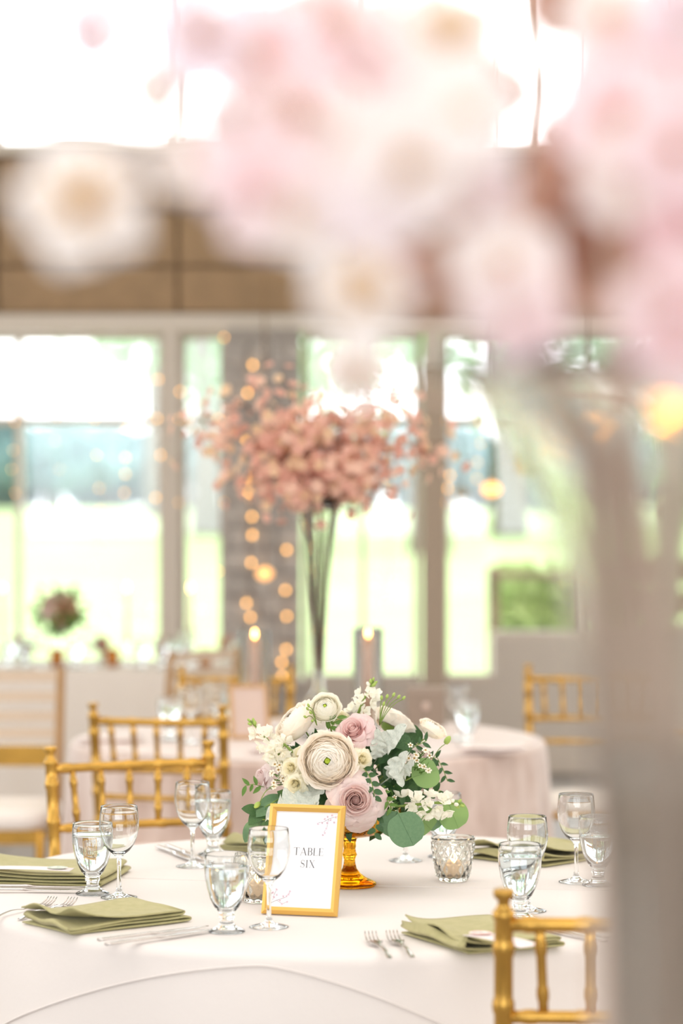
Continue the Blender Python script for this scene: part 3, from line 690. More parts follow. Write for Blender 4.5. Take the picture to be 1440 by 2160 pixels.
lay('dinner_fork', fm, 40, 1943, 180, 1901, 'dinner fork with tines just above the lower left napkin', *Fk)
# ---------------------------------------------------------------- flowers
def petal(R_, H0, H1, wa, flare=0, ruffle=0, point=0, curl=0, nu=8, nv=7, seed=0, rnd=.35, belly=.75):
    """cupped petal: from the base near the axis out to radius R_ and up to height H1"""
    rr = random.Random(seed); ph = rr.uniform(0, 6); rows = []
    for j in range(nv + 1):
        v = j / nv; row = []
        for i in range(nu + 1):
            u = -1 + 2 * i / nu; ve = v * (1 - rnd * abs(u) ** 2.5) + point * v * (1 - abs(u)) ** 1.5 * .25
            r = R_ * math.sin(min(1, ve / belly) * PI / 2) ** .8 + flare * R_ * max(0, ve - .3) ** 2
            z = H0 + (H1 - H0) * ve ** 1.15
            k = max(0, ve - .72) / .28; r += curl * R_ * k ** 2; z -= abs(curl) * R_ * .9 * k ** 2.2
            rf = ruffle * R_ * math.sin(u * 5 + ph + v) * v ** 2; a = u * wa * (.55 + .45 * min(1, ve * 2))
            row.append(((r + rf) * math.cos(a), (r + rf) * math.sin(a), z + rf * .4))
        rows.append(row)
    return rows
m_cream = mat('cream_petal', (254, 250, 241), .7, thin=.3, rgb2=(253, 245, 234), scale=3)
m_white = mat('white_petal', (249, 246, 234), .7, thin=.3)
m_ivy = mat('ivory_yellow_petal', (251, 246, 224), .7, thin=.3)
m_pinkp = mat('dusty_pink_petal', (245, 225, 220), .7, thin=.3, rgb2=(240, 212, 209), scale=3)
m_rose = mat('mauve_rose_petal', (244, 228, 221), .7, thin=.25, rgb2=(239, 217, 212), scale=3)
m_pale = mat('pale_blush_petal', (245, 230, 227), .7, thin=.3)
m_lime = mat('lime_green_centre', (176, 196, 60), .7)
m_budg = mat('bud_green', (176, 196, 104), .6, rgb2=(150, 176, 84), scale=60)
m_stem = mat('green_stem', (128, 152, 70), .6)
m_euc = mat('eucalyptus_leaf', (108, 142, 102), .55, rgb2=(100, 135, 96), scale=12, thin=.15, bump=.2, bscale=60)
m_dk = mat('dark_green_leaf', (76, 112, 62), .5, rgb2=(52, 86, 50), scale=40, thin=.12)
m_mid = mat('fresh_green_leaf', (112, 148, 66), .55, rgb2=(94, 134, 60), scale=40, thin=.25)
m_dust = mat('dusty_miller_leaf', (224, 227, 216), .85, rgb2=(204, 212, 200), scale=30, thin=.15, sheen=.4, bump=.3, bscale=120)
m_waxf = mat('waxflower_petal', (248, 240, 222), .6, thin=.2); m_rust = mat('rusty_flower_eye', (170, 130, 50), .6)
CACHE = {}
def pm(key, m, *a, **k):
    if key not in CACHE: CACHE[key] = MB().grid(petal(*a, **k)).mesh('petal', m)
    return CACHE[key]
def petal_sph(Rk, tip, wa, lift=0, ruffle=0, zs=.66, seed=0, rnd=22, nu=9, nv=7, base=125, spiral=.02):
    """thin petal lying on a flattened globe of radius Rk, from its base up to polar angle tip (degrees)"""
    rr = random.Random(seed); ph = rr.uniform(0, 6); rows = []
    for j in range(nv + 1):
        v = j / nv; row = []
        for i in range(nu + 1):
            u = -1 + 2 * i / nu; th = math.radians(base + (tip + rnd * abs(u) ** 3 - base) * v)
            r = Rk * (1 + lift * v ** 7 + spiral * u + ruffle * math.sin(u * 6 + ph) * v ** 3); a = u * wa * (.7 + .3 * v)
            row.append((r * math.sin(th) * math.cos(a), r * math.sin(th) * math.sin(a), zs * r * math.cos(th) + ruffle * .6 * math.sin(u * 5 + ph + 1) * v ** 3))
        rows.append(row)
    return rows
def pmesh(key, m, rows_f):
    if key not in CACHE: CACHE[key] = MB().grid(rows_f()).mesh('petal', m)
    return CACHE[key]
def ranunculus(label, pos, d, dia, m=None, N=11, cat='flower', opened=0, centre=True, group=None):
    m = m or m_cream; q = dia / 2; f = thing('ranunculus', label, cat, pos, 0, group); f.matrix_world = orient(pos, d, R.uniform(0, 6), q)
    for k in range(N):
        t = k / (N - 1); n = 4 if k < 3 else 5 if k < 8 else 6; Rk = .52 + .40 * t; tip = 12 + 62 * t ** .9 + opened * t
        me = pmesh(('ran', m.name, k, N, opened), m, lambda: petal_sph(Rk, tip, PI / n * 1.35, lift=.11 + .03 * max(0, k - N + 4), ruffle=.012 + .026 * t, zs=.80 - .20 * t, seed=k * 7 + 1, rnd=9 + 8 * t, spiral=.012, nv=9))
        off = R.uniform(0, 6)
        for i in range(n): inst('petal', me, f, Matrix.Rotation(off + 2 * PI * i / n, 4, 'Z') @ Matrix.Rotation(R.uniform(-.04, .04), 4, 'Y'))
    if centre: MB().lathe([(.10, .26), (.115, .36), (.08, .42), (.05, .41), (.001, .37)], 10, lambda a, r, z: 1 + .25 * math.sin(5 * a)).build('green_eye', m_lime, f)
    MB().lathe([(.001, -.52), (.22, -.5), (.42, -.42), (.5, -.3)], 14, lambda a, r, z: 1 + .1 * math.sin(5 * a)).build('calyx', m_stem, f)
    return f
def petal_saucer(Rk, z0, z1, wa, drop=.1, ruffle=.02, point=.3, seed=0, rnd=.22, nu=10, nv=8, pw=2.2, r0=.12, spiral=.045):
    rr = random.Random(seed); ph = rr.uniform(0, 6); rows = []
    for j in range(nv + 1):
        v = j / nv; row = []
        for i in range(nu + 1):
            u = -1 + 2 * i / nu; ve = v * (1 - rnd * abs(u) ** 3) + point * v ** 3 * max(0, 1 - abs(u) * 1.3) * .18
            r = r0 + (Rk - r0) * ve ** .85 + spiral * u; z = z0 + (z1 - z0) * (1 - max(0, 1 - ve) ** pw) - drop * max(0, ve - .55) ** 2 * 4
            a = u * wa * (.6 + .4 * min(1, ve * 1.6)) ; w = ruffle * math.sin(u * 5 + ph) * v ** 2
            row.append(((r + w) * math.cos(a), (r + w) * math.sin(a), z + w * .9))
        rows.append(row)
    return rows
def rose(label, pos, d, dia, m=None, N=8, open_=1.0, cat='flower', group=None, wide=.3):
    m = m or m_rose; q = dia / 2; f = thing('rose', label, cat, pos, 0, group); f.matrix_world = orient(pos, d, R.uniform(0, 6), q); g = 1.0 if open_ > .6 else 1.25
    b = MB(); sp = []
    for j in range(6):
        v = j / 5; sp.append([((.02 + .10 * i / 40 + .012 * v) * g * math.cos(i / 40 * 5 * PI), (.02 + .10 * i / 40 + .012 * v) * g * math.sin(i / 40 * 5 * PI), -.3 + (.80 - .12 * i / 40) * v) for i in range(41)])
    b.grid(sp); b.lathe([(.14 * g, .05), (.10 * g, .24), (.04 * g, .30), (.001, .33)], 14); b.build('spiral_heart', m, f)
    spec = [(3, .22, .46, .03), (3, .32, .43, .05), (3, .43, .37, .08), (4, .54, .29, .12)] + [(4, .66, .20, .16), (5, .80, .10, .20), (5, .93, -.02, .22), (5, 1.03, -.12, .22)]
    if open_ < .6: spec = [(3, .28, .46, .03), (3, .40, .42, .05), (3, .52, .36, .08), (4, .64, .28, .12), (4, .78, .16, .16), (5, .90, .02, .18), (5, 1.0, -.1, .2)]
    for k, (n, r, z1, dr) in enumerate(spec):
        inner = k < (4 if open_ > .6 else 3)
        fn = (lambda: petal_saucer(r, -.6, z1, PI / n * 1.4, dr, .012, .2, seed=k * 3 + 5, pw=1.15, r0=r * .45, rnd=.12)) if inner else (lambda: petal_saucer(r, -.55, z1, PI / n * 1.22, dr * 1.25, .045, 1.5, seed=k * 3 + 5, pw=2.0 if k > 4 else 1.6, r0=.16, rnd=.34))
        me = pmesh(('rose', m.name, k, open_ > .6), m, fn); off = k * 1.1 + R.uniform(-.2, .2)
        for i in range(n): inst('petal', me, f, Matrix.Rotation(off + 2 * PI * i / n, 4, 'Z') @ Matrix.Rotation(R.uniform(-.07, .07), 4, 'Y') @ Matrix.Diagonal((1, 1, R.uniform(.95, 1.05), 1)))
    MB().lathe([(.001, -.75), (.12, -.7), (.22, -.62), (.25, -.5)], 12).build('calyx', m_stem, f)
    return f
def floret_mesh(seed, m=None):
    b = MB(); rr = random.Random(seed)
    for k in range(7):
        M = Matrix.Rotation(k * 2 * PI / 4.2 + rr.uniform(-.3, .3), 4, 'Z') @ Matrix.Rotation((.55 if k < 4 else 1.0) * rr.uniform(-.5, .2), 4, 'Y')
        rows = petal(.62 if k < 4 else .38, 0, .55 if k < 4 else .7, .75, flare=.75 if k < 4 else .1, ruffle=.14, seed=seed + k, rnd=.3, nu=6, nv=5)
        b.grid([[M @ Vector(p) for p in r] for r in rows])
    return b.mesh('floret', m or m_white)
FLO = [floret_mesh(i * 10 + 1) for i in range(3)]
bud_me = MB().lathe([(.0001, 0), (.3, .15), (.42, .5), (.38, .9), (.22, 1.2), (.0001, 1.35)], 8).mesh('bud', m_budg)
wbud_me = MB().lathe([(.0001, 0), (.32, .15), (.45, .5), (.4, .9), (.22, 1.15), (.0001, 1.25)], 8).mesh('bud', m_white)
def leaf_mesh(name, shape, m, n=10, fold=.18, bend=.25, seed=0):
    rr = random.Random(seed); rows = []
    for i in range(n + 1):
        s = i / n
        if shape == 'round': w = .52 * max(0, 1 - (2 * (s - .5)) ** 2) ** .42
        elif shape == 'lance': w = .20 * math.sin(PI * s ** .8) ** .9
        elif shape == 'oval': w = .30 * math.sin(PI * s ** .85) ** .7
        else: w = (.26 * math.sin(PI * min(1, s * 1.02) ** .8) ** .55) * (.72 + .38 * abs(math.sin(s * 15 + .6)))
        z = bend * -(s ** 2) * .5
        zz = [0, .5, 1] if shape != 'lobed' else [0, .5, 1]
        row = []
        for u in (-1, -.55, 0, .55, 1):
            jit = .05 * math.sin(s * 31 + u * 2 + seed) if shape == 'lobed' else 0
            lobe = (.06 if shape == 'lobed' and abs(u) == 1 else 0)
            row.append((w * u, s + lobe * math.sin(s * 15), z + abs(u) * w * fold * 2 + jit * abs(u)))
        rows.append(row)
    b = MB().grid(rows)
    if shape == 'round': b.tube([(0, -.12, .01), (0, 0, .004), (0, .5, bend * -.125 + .006), (0, .95, -bend * .45 + .006)], [.014, .012, .008, .003], 5)
    return b.mesh(name, m)
L_round = leaf_mesh('leaf', 'round', m_euc, 14, .06, .15); L_rlight = leaf_mesh('leaf', 'round', mat('light_eucalyptus_leaf', (136, 170, 104), .55, thin=.3), 14, .06, .2)
L_rdark = leaf_mesh('leaf', 'round', m_dk, 12, .08, .2); L_lance = leaf_mesh('leaf', 'lance', m_dk, 8); L_fresh = leaf_mesh('leaf', 'lance', m_mid, 8, .2, .4)
L_oval = leaf_mesh('leaf', 'oval', m_euc, 10, .12, .3); L_dust = leaf_mesh('leaf', 'lobed', m_dust, 44, .22, .5, 3); L_ovd = leaf_mesh('leaf', 'oval', m_dk, 10, .12, .3)
def lookleaf(pos, tip, normal, s):
    """leaf from pos towards tip with the given face normal"""
    y = (Vector(tip) - Vector(pos)).normalized(); n = Vector(normal); x = y.cross(n).normalized(); z = x.cross(y)
    M = Matrix((x, y, z)).transposed().to_4x4(); return Matrix.Translation(pos) @ M @ Matrix.Scale(s, 4)
HUB = Vector((CX, CY, TZ + .155))
def stemline(name_parent, pos, mb=None, r=.0016, m=None, toward=None):
    p = Vector(pos); h = toward or HUB.lerp(p, .25); mid = p.lerp(h, .5) + Vector((0, 0, .012))
    pts = bez(p, mid, h, 6); inv = name_parent.matrix_world.inverted() if name_parent else Matrix()
    MB().tube([inv @ q for q in pts], r / (name_parent.matrix_world.to_scale().x if name_parent else 1), 6).build('stem', m or m_stem, name_parent)
def fl(kind, label, px, py, D, dia, d, m=None, **k):
    p = pd(px, py, D); f = (ranunculus if kind == 'n' else rose)(label, p, d, dia, m, **k)
    bpy.context.view_layer.update(); stemline(f, p - Vector(d).normalized() * dia * .3); return f
fl('n', 'large face-on cream ranunculus at the heart of the bouquet', 692, 1604, 4.72, .110, (-.08, -1, .05), N=14)
fl('n', 'cream ranunculus seen from the side at the upper left of the bouquet', 624, 1524, 4.82, .098, (-.62, -.25, .62), m=m_cream, centre=False)
fl('n', 'small white ranunculus with green eye at the top of the bouquet', 686, 1494, 4.80, .062, (-.1, -.85, .5), m=m_white, N=9)
fl('r', 'pink rose above and right of the large cream ranunculus', 745, 1541, 4.76, .084, (-.25, -.8, .55), m=m_pinkp, open_=.55, wide=.15)
fl('r', 'large mauve rose low at the front, hanging over the amber bowl', 750, 1688, 4.70, .112, (.02, -1, .12))
fl('n', 'cream ranunculus facing away at the upper right of the bouquet', 832, 1526, 4.94, .094, (.5, .3, .7), m=m_cream, centre=False)
fl('n', 'open cream ranunculus in profile reaching out at the right', 911, 1538, 4.90, .060, (.45, -.25, .8), m=m_cream, N=7, opened=.0, centre=False)
fl('r', 'ivory spray rose left of the large ranunculus, middle of three', 612, 1620, 4.74, .046, (-.35, -.9, .2), m=m_ivy, open_=.4, wide=.1)
fl('r', 'ivory spray rose tucked behind the upper left edge of the large ranunculus', 634, 1590, 4.76, .042, (-.3, -.85, .5), m=m_ivy, open_=.4, wide=.1)
fl('r', 'ivory spray rose below its two neighbours, just above the frame corner', 622, 1655, 4.73, .048, (-.2, -.95, -.1), m=m_ivy, open_=.4, wide=.1)
fl('r', 'half-open ivory rose touching the right edge of the large ranunculus', 766, 1601, 4.73, .046, (.45, -.85, .2), m=m_ivy, open_=.3, wide=.05)
fl('r', 'pale blush rose on the far left of the bouquet above the eucalyptus', 553, 1642, 4.84, .060, (-.85, -.45, .1), m=m_pale, open_=.45, wide=.15)
fl('r', 'pale blush rose at the right, behind the waxflower', 897, 1598, 4.90, .062, (.8, -.45, .2), m=m_pale, open_=.7)
fl('r', 'small ivory rose peeping out between the two upper cream ranunculus', 716, 1512, 4.86, .040, (0, -.8, .6), m=m_ivy, open_=.4, wide=.1)
fl('r', 'pale mauve rose low at the right behind the light round leaf', 896, 1648, 4.88, .066, (.8, -.5, -.1), m=m_rose, open_=.8)
# stock stems: white florets and green buds along a stalk
def stock(label, a, b_, n, s, seed, tipn=5, wide=.018, out=(0, -1, .2)):
    rr = random.Random(seed); a, b_ = Vector(a), Vector(b_); t0 = thing('white_stock', label, 'flower', a, 0)
    d = b_ - a; MB().tube([Vector((0, 0, 0)), d * .5 + Vector((0, 0, .004)), d], [.0032, .0026, .0016], 7).build('stalk', m_stem, t0)
    ax = d.normalized()
    for k in range(n):
        t = k / n * .80; ang = k * 2.4; side = ax.orthogonal().normalized(); side.rotate(Matrix.Rotation(ang, 3, ax)); side = (side + Vector(out) * .6).normalized()
        w = wide * (1 - .3 * t); inst('floret', FLO[k % 3], t0, orient(d * t + side * w * .55, side + ax * .3, rr.uniform(0, 6), s * rr.uniform(.85, 1.1)))
    for k in range(tipn):
        t = .80 + .2 * k / tipn; side = ax.orthogonal().normalized(); side.rotate(Matrix.Rotation(k * 2.3, 3, ax))
        inst('bud', bud_me if k > 1 else wbud_me, t0, orient(d * t + side * .003, side + ax * (.5 + k * .25), 0, .0085 * (1.1 - .4 * k / tipn)))
    MB().tube([Vector((0, 0, 0)), (HUB - a) * .5, (HUB - a) * .8], .0024, 6).build('stem', m_stem, t0); return t0
stock('white stock flower at lower right of the bouquet above the big round leaves', pd(852, 1700, 4.74), pd(978, 1696, 4.76), 14, .0195, 1, 6, .032, (0, -.8, -.3))
stock('white stock flower leaning out at the upper left with green bud tip', pd(592, 1600, 4.80), pd(528, 1520, 4.84), 10, .019, 2, 8, .026)
stock('white stock flower standing tallest at the top with green tip', pd(752, 1512, 4.86), pd(788, 1436, 4.88), 9, .0185, 3, 8, .028)
stock('white stock flower filling the left between blush rose and leaning stock', pd(600, 1570, 4.76), pd(566, 1610, 4.78), 7, .019, 6, 2, .022)
stock('white stock flower low at the left, beneath the leaning stock', pd(600, 1598, 4.78), pd(560, 1584, 4.80), 6, .019, 4, 2, .022)
# small buds on arching stalks
def budspray(label, base, pts, s, m_b=None, cat='flower'):
    t0 = thing('budding_stalk', label, cat, base)
    for q in pts:
        d = q - Vector(base); mid = d * .5 + Vector((0, 0, .02)); pp = bez((0, 0, 0), mid, d, 6); MB().tube(pp, .0009, 5).build('stalk', m_stem, t0)
        inst('bud', m_b or bud_me, t0, orient(d, d, 0, s))
    return t0
budspray('arching stalk of small green and white buds at the top right', pd(800, 1530, 4.82), [pd(804, 1477, 4.82), pd(815, 1474, 4.83), pd(828, 1470, 4.83), pd(838, 1474, 4.84), pd(848, 1476, 4.84), pd(808, 1490, 4.82)], .0075)
budspray('tiny green buds between the two upper left ranunculus', pd(668, 1530, 4.76), [pd(650, 1498, 4.74), pd(656, 1506, 4.74), pd(646, 1514, 4.74), pd(660, 1522, 4.74), pd(652, 1492, 4.75)], .0065)
budspray('single round green bud on a long stalk at the far right', pd(900, 1630, 4.86), [pd(938, 1570, 4.86)], .015)
budspray('closed pale green bud pointing down left over the eucalyptus', pd(575, 1665, 4.78), [pd(548, 1692, 4.76)], .013)
# waxflower sprays
def waxflower(label, base, pts, s=.0058):
    t0 = thing('waxflower_spray', label, 'flower', base)
    if 'wax' not in CACHE:
        b = MB()
        for k in range(5):
            a = k * 2 * PI / 5; b.add([(math.cos(a) * .75 + .42 * math.cos(a + q * PI / 3), math.sin(a) * .75 + .42 * math.sin(a + q * PI / 3), .15 + .1 * (q % 2)) for q in range(6)], [tuple(range(6))])
        CACHE['wax'] = b.mesh('blossom', m_waxf); CACHE['eye'] = MB().lathe([(.001, -.6), (.25, -.4), (.4, .12), (.3, .22), (.001, .16)], 8).mesh('eye', m_rust)
        CACHE['needle'] = MB().tube([(0, 0, 0), (0, .1, .5), (0, .05, 1)], [.03, .05, .01], 4).mesh('needle_leaf', m_mid)
    for q in pts:
        d = q - Vector(base); pp = bez((0, 0, 0), d * .5 + Vector((0, 0, .008)), d, 4); MB().tube(pp, .0007, 5).build('twig', m_mid, t0)
        b = inst('blossom', CACHE['wax'], t0, orient(d, d.normalized() * .5 + Vector((R.uniform(-.4, .4), -.8, R.uniform(-.2, .5))), R.uniform(0, 6), s)); inst('eye', CACHE['eye'], b)
        for _ in range(2): inst('needle_leaf', CACHE['needle'], t0, orient(d * R.uniform(.6, .95), (R.uniform(-1, 1), R.uniform(-1, .2), R.uniform(-.3, 1)), 0, R.uniform(.014, .022)))
    return t0
rr = random.Random(21)
waxflower('waxflower spray left of the ivory spray roses', pd(612, 1660, 4.78), [pd(587 + rr.uniform(-14, 14), 1640 + rr.uniform(-30, 30), 4.75) for _ in range(15)])
waxflower('waxflower spray at the right between dusty miller and blush rose', pd(850, 1650, 4.82), [pd(880 + rr.uniform(-24, 26), 1596 + rr.uniform(-26, 36), 4.77) for _ in range(15)], .0052)
waxflower('waxflower spray low right of the mauve rose over the bowl rim', pd(800, 1690, 4.80), [pd(822 + rr.uniform(-18, 18), 1690 + rr.uniform(-28, 26), 4.74) for _ in range(14)], .0046)
# leaves
def sprig(label, name, cat, leaves, base=None, m=None, stem_r=.0013):
    """leaves: (mesh, base px, base py, D, tip px, tip py, D2, normal)"""
    b0 = pd(leaves[0][1], leaves[0][2], leaves[0][3]); t0 = thing(name, label, cat, b0)
    prev = (base or HUB.lerp(b0, .3)) - b0; pts = [prev]
    for (me, x, y, D, tx, ty, D2, nrm) in leaves:
        a, b_ = pd(x, y, D), pd(tx, ty, D2); s = (b_ - a).length; inst('leaf', me, t0, lookleaf(a - b0, b_ - b0, nrm, s)); pts.append(a - b0)
    MB().tube(pts, stem_r, 6).build('stem', m or m_stem, t0); return t0
F_ = (0, -1, .15)
sprig('eucalyptus with two large overlapping round leaves hanging in front of the votive', 'eucalyptus_sprig', 'leaf sprig',
      [(L_round, 838, 1712, 4.725, 818, 1764, 4.715, (-.3, -1, 0)), (L_round, 840, 1716, 4.70, 872, 1783, 4.68, (.05, -1, .2)), (L_rlight, 872, 1712, 4.76, 912, 1752, 4.78, (0, -1, .2)), (L_round, 905, 1712, 4.78, 930, 1745, 4.80, (.1, -1, .1))])
sprig('light green round eucalyptus leaf at the far right beneath the stock tip', 'eucalyptus_sprig', 'leaf sprig', [(L_rlight, 944, 1690, 4.80, 968, 1748, 4.80, (.15, -1, .15))])
sprig('light green round leaf in front of the right blush roses', 'eucalyptus_sprig', 'leaf sprig', [(L_rlight, 868, 1640, 4.78, 926, 1622, 4.80, (.1, -1, .35)), (L_rdark, 832, 1650, 4.84, 880, 1680, 4.82, (0, -1, .6))])
sprig('dark round leaves behind the upper dusty miller', 'eucalyptus_sprig', 'leaf sprig', [(L_rdark, 812, 1592, 4.84, 862, 1552, 4.84, (0, -1, .4)), (L_rdark, 850, 1570, 4.9, 880, 1530, 4.92, (.2, -1, .3))])
sprig('drooping eucalyptus leaves at the lower left beside the frame top', 'eucalyptus_sprig', 'leaf sprig',
      [(L_oval, 598, 1680, 4.78, 540, 1716, 4.74, (-.2, -.8, .6)), (L_oval, 580, 1690, 4.76, 546, 1760, 4.74, (-.5, -.9, .2)), (L_ovd, 560, 1702, 4.76, 524, 1738, 4.74, (-.3, -1, .2)), (L_ovd, 548, 1712, 4.76, 512, 1704, 4.74, (0, -1, .5)), (L_oval, 540, 1730, 4.75, 514, 1776, 4.74, (-.4, -1, 0)), (L_lance, 560, 1728, 4.75, 555, 1782, 4.74, (-.3, -1, 0))])
sprig('broad dark leaves under the mauve rose and along the bowl rim at left', 'salal_sprig', 'leaf sprig',
      [(L_ovd, 640, 1700, 4.78, 590, 1672, 4.74, F_), (L_ovd, 652, 1688, 4.76, 700, 1722, 4.72, (0, -.8, .8)), (L_ovd, 700, 1668, 4.76, 668, 1712, 4.72, F_), (L_oval, 612, 1706, 4.74, 566, 1722, 4.70, F_), (L_ovd, 690, 1700, 4.78, 720, 1712, 4.74, (0, -.7, .8))])
for lab, lv in (('dusty miller leaf with frilled edge rising beside the pink rose', [(L_dust, 798, 1592, 4.78, 846, 1530, 4.76, (-.5, -.9, .1)), (L_dust, 792, 1600, 4.77, 800, 1548, 4.74, (.3, -1, .2))]),
                ('dusty miller leaf cupped in the middle right of the bouquet', [(L_dust, 822, 1640, 4.76, 848, 1592, 4.72, (-.2, -1, .5)), (L_dust, 838, 1640, 4.76, 868, 1612, 4.73, (.3, -1, .2)), (L_dust, 826, 1602, 4.75, 846, 1652, 4.72, (0, -1, .1))]),
                ('dusty miller leaves lying across the top edge of the frame', [(L_dust, 668, 1682, 4.74, 574, 1702, 4.66, (0, -.7, .8)), (L_dust, 672, 1662, 4.75, 630, 1706, 4.68, (-.3, -.8, .6)), (L_dust, 650, 1640, 4.77, 664, 1690, 4.72, (.2, -1, .1))])):
    sprig(lab, 'dusty_miller_sprig', 'leaf sprig', lv, m=mat('silvery_stem', (170, 182, 164), .8))
def ruscus(label, pts, n, s, me=None, seed=0):
    rr = random.Random(seed); P = [pd(*p) for p in pts]; t0 = thing('fine_leaf_sprig', label, 'leaf sprig', P[0]); rel = [p - P[0] for p in P]
    MB().tube(rel, .0009, 5).build('stem', m_stem, t0)
    for k in range(n):
        t = (k + .6) / n * (len(rel) - 1); i = min(int(t), len(rel) - 2); q = rel[i].lerp(rel[i + 1], t - i); d = (rel[i + 1] - rel[i]).normalized()
        side = d.cross(Vector((0, -1, 0))).normalized() * (1 if k % 2 else -1); tip = q + (side * .8 + d * .55 + Vector((0, rr.uniform(-.3, .1), 0))) * s
        inst('leaf', me or L_ovd, t0, lookleaf(q, tip, (rr.uniform(-.3, .3), -1, rr.uniform(-.1, .5)), s * rr.uniform(.85, 1.15)))
    return t0
ruscus('fine-leaved sprig curving out at the far right edge of the bouquet', [(900, 1600, 4.86), (922, 1598, 4.86), (934, 1622, 4.85), (944, 1648, 4.85)], 9, .020, L_lance, 1)
ruscus('fine-leaved sprig falling between the ranunculus and cupped dusty miller', [(766, 1618, 4.73), (780, 1640, 4.71), (788, 1668, 4.70), (790, 1690, 4.70)], 10, .019, L_ovd, 2)
ruscus('fine-leaved sprig dangling over the front of the amber bowl', [(800, 1700, 4.74), (794, 1730, 4.72), (790, 1762, 4.71)], 7, .018, L_ovd, 3)
ruscus('fine-leaved sprig at the right behind the open ranunculus', [(850, 1590, 4.84), (876, 1574, 4.84), (900, 1562, 4.84)], 7, .019, L_lance, 4)
ruscus('bright green leaves poking out at the left below the blush rose', [(556, 1660, 4.82), (534, 1654, 4.82), (516, 1658, 4.82)], 5, .020, L_fresh, 5)
ruscus('green leaves filling between the cream ranunculus and pink rose', [(690, 1540, 4.80), (704, 1528, 4.79), (712, 1512, 4.79)], 6, .022, L_fresh, 6)
ruscus('fine dark sprig under the right blush rose', [(850, 1678, 4.84), (888, 1672, 4.84), (930, 1668, 4.84)], 8, .020, L_ovd, 7)
ruscus('green sprig low beside the mauve rose', [(792, 1660, 4.74), (812, 1680, 4.73), (826, 1706, 4.72)], 8, .018, L_fresh, 8)
# inner greenery that fills the dome
rr = random.Random(33); fg = thing('greenery_filler', 'dense dark leaves packed between the flower heads of the bouquet', 'leaf sprig', HUB)
b = MB()
for i in range(260):
    d = Vector((rr.gauss(0, 1), rr.gauss(0, 1), rr.gauss(.25, .9))).normalized(); q = Vector((d.x * .135, d.y * .12, .035 + d.z * .12)) * rr.uniform(.55, 1.0)
    if q.z < -.03: q.z = -.03 + .01 * rr.random()
    M = lookleaf(q, q + d * .6 + Vector((rr.uniform(-1, 1), rr.uniform(-1, 1), rr.uniform(-.6, .8))), (rr.uniform(-.5, .5), -1, rr.uniform(0, .8)), rr.uniform(.03, .05))
    vs = [M @ Vector(v) for v in ((0, 0, 0), (-.24, .35, .05), (-.18, .7, .03), (0, 1, -.1), (.18, .7, .03), (.24, .35, .05))]; b.add(vs, [(0, 1, 2, 3), (0, 3, 4, 5)])
fo_ = b.build('foliage', m_dk, fg)

# ---------------------------------------------------------------- cherry blossom branches
def blossom_mesh(seed, m, layers=2, name='blossom'):
    b = MB(); rr = random.Random(seed)
    for L_ in range(layers):
        for k in range(5):
            M = Matrix.Rotation(k * 2 * PI / 5 + L_ * .6 + rr.uniform(-.15, .15), 4, 'Z') @ Matrix.Rotation(rr.uniform(-.25, .1) * 1, 4, 'Y')
            rows = petal(.85 - .28 * L_, 0, .30 + .22 * L_, .62, flare=.5 - .25 * L_, ruffle=.09, seed=seed + k + 9 * L_, rnd=.35, nu=6, nv=5)
            b.grid([[M @ Vector(p) for p in r] for r in rows])
    return b.mesh(name, m)
m_stam = mat('yellow_stamens', (226, 182, 86), .6); m_branch = mat('brown_branch', (104, 80, 66), .8); m_branchn = mat('pale_brown_branch', (216, 194, 178), .8)
stam_me = MB()
for k in range(12):
    a = k * 2.4; stam_me.tube([(0, 0, .05), (.1 * math.cos(a), .1 * math.sin(a), .25), (.24 * math.cos(a), .24 * math.sin(a), .45)], [.015, .012, .03], 4)
stam_me = stam_me.mesh('stamens', m_stam)
BW = {'white': mat('blossom_white', (253, 248, 246), .7, thin=.4), 'pink': mat('blossom_pale_pink', (253, 238, 241), .7, thin=.4), 'rose': mat('blossom_rose', (250, 222, 228), .7, thin=.4),
      'dusty': mat('blossom_dusty', (216, 178, 160), .7, thin=.35), 'lilac': mat('blossom_lilac', (250, 240, 246), .7, thin=.4)}
BM = {k: [blossom_mesh(i * 31 + 3, v, 3) for i in range(2)] for k, v in BW.items()}
def branch(name, label, pts, rads, blooms, cat='branch', group=None, m=None, stam=True):
    """pts in world; blooms: (pos, dir, size, mesh)"""
    b0 = Vector(pts[0]); t0 = thing(name, label, cat, b0, 0, group); MB().tube([Vector(p) - b0 for p in pts], rads, 7).build('stem', m or m_branch, t0)
    for (p, d, s, me, anchor) in blooms:
        p = Vector(p)
        if anchor is not None: MB().tube([Vector(anchor) - b0, (Vector(anchor) + p) / 2 - b0 + Vector((0, 0, .004)), p - b0], s * .05, 5).build('twig', m or m_branch, t0)
        o = inst('blossom', me, t0, orient(p - b0, d, R.uniform(0, 6), s))
        if stam: inst('stamens', stam_me, o, Matrix.Scale(1.9 if d[1] == -1 and abs(d[0] - .1) < 1e-6 else 1.0, 4))
    return t0
def closest(pts, p):
    best = min(range(len(pts)), key=lambda i: (pts[i] - p).length); return pts[best]
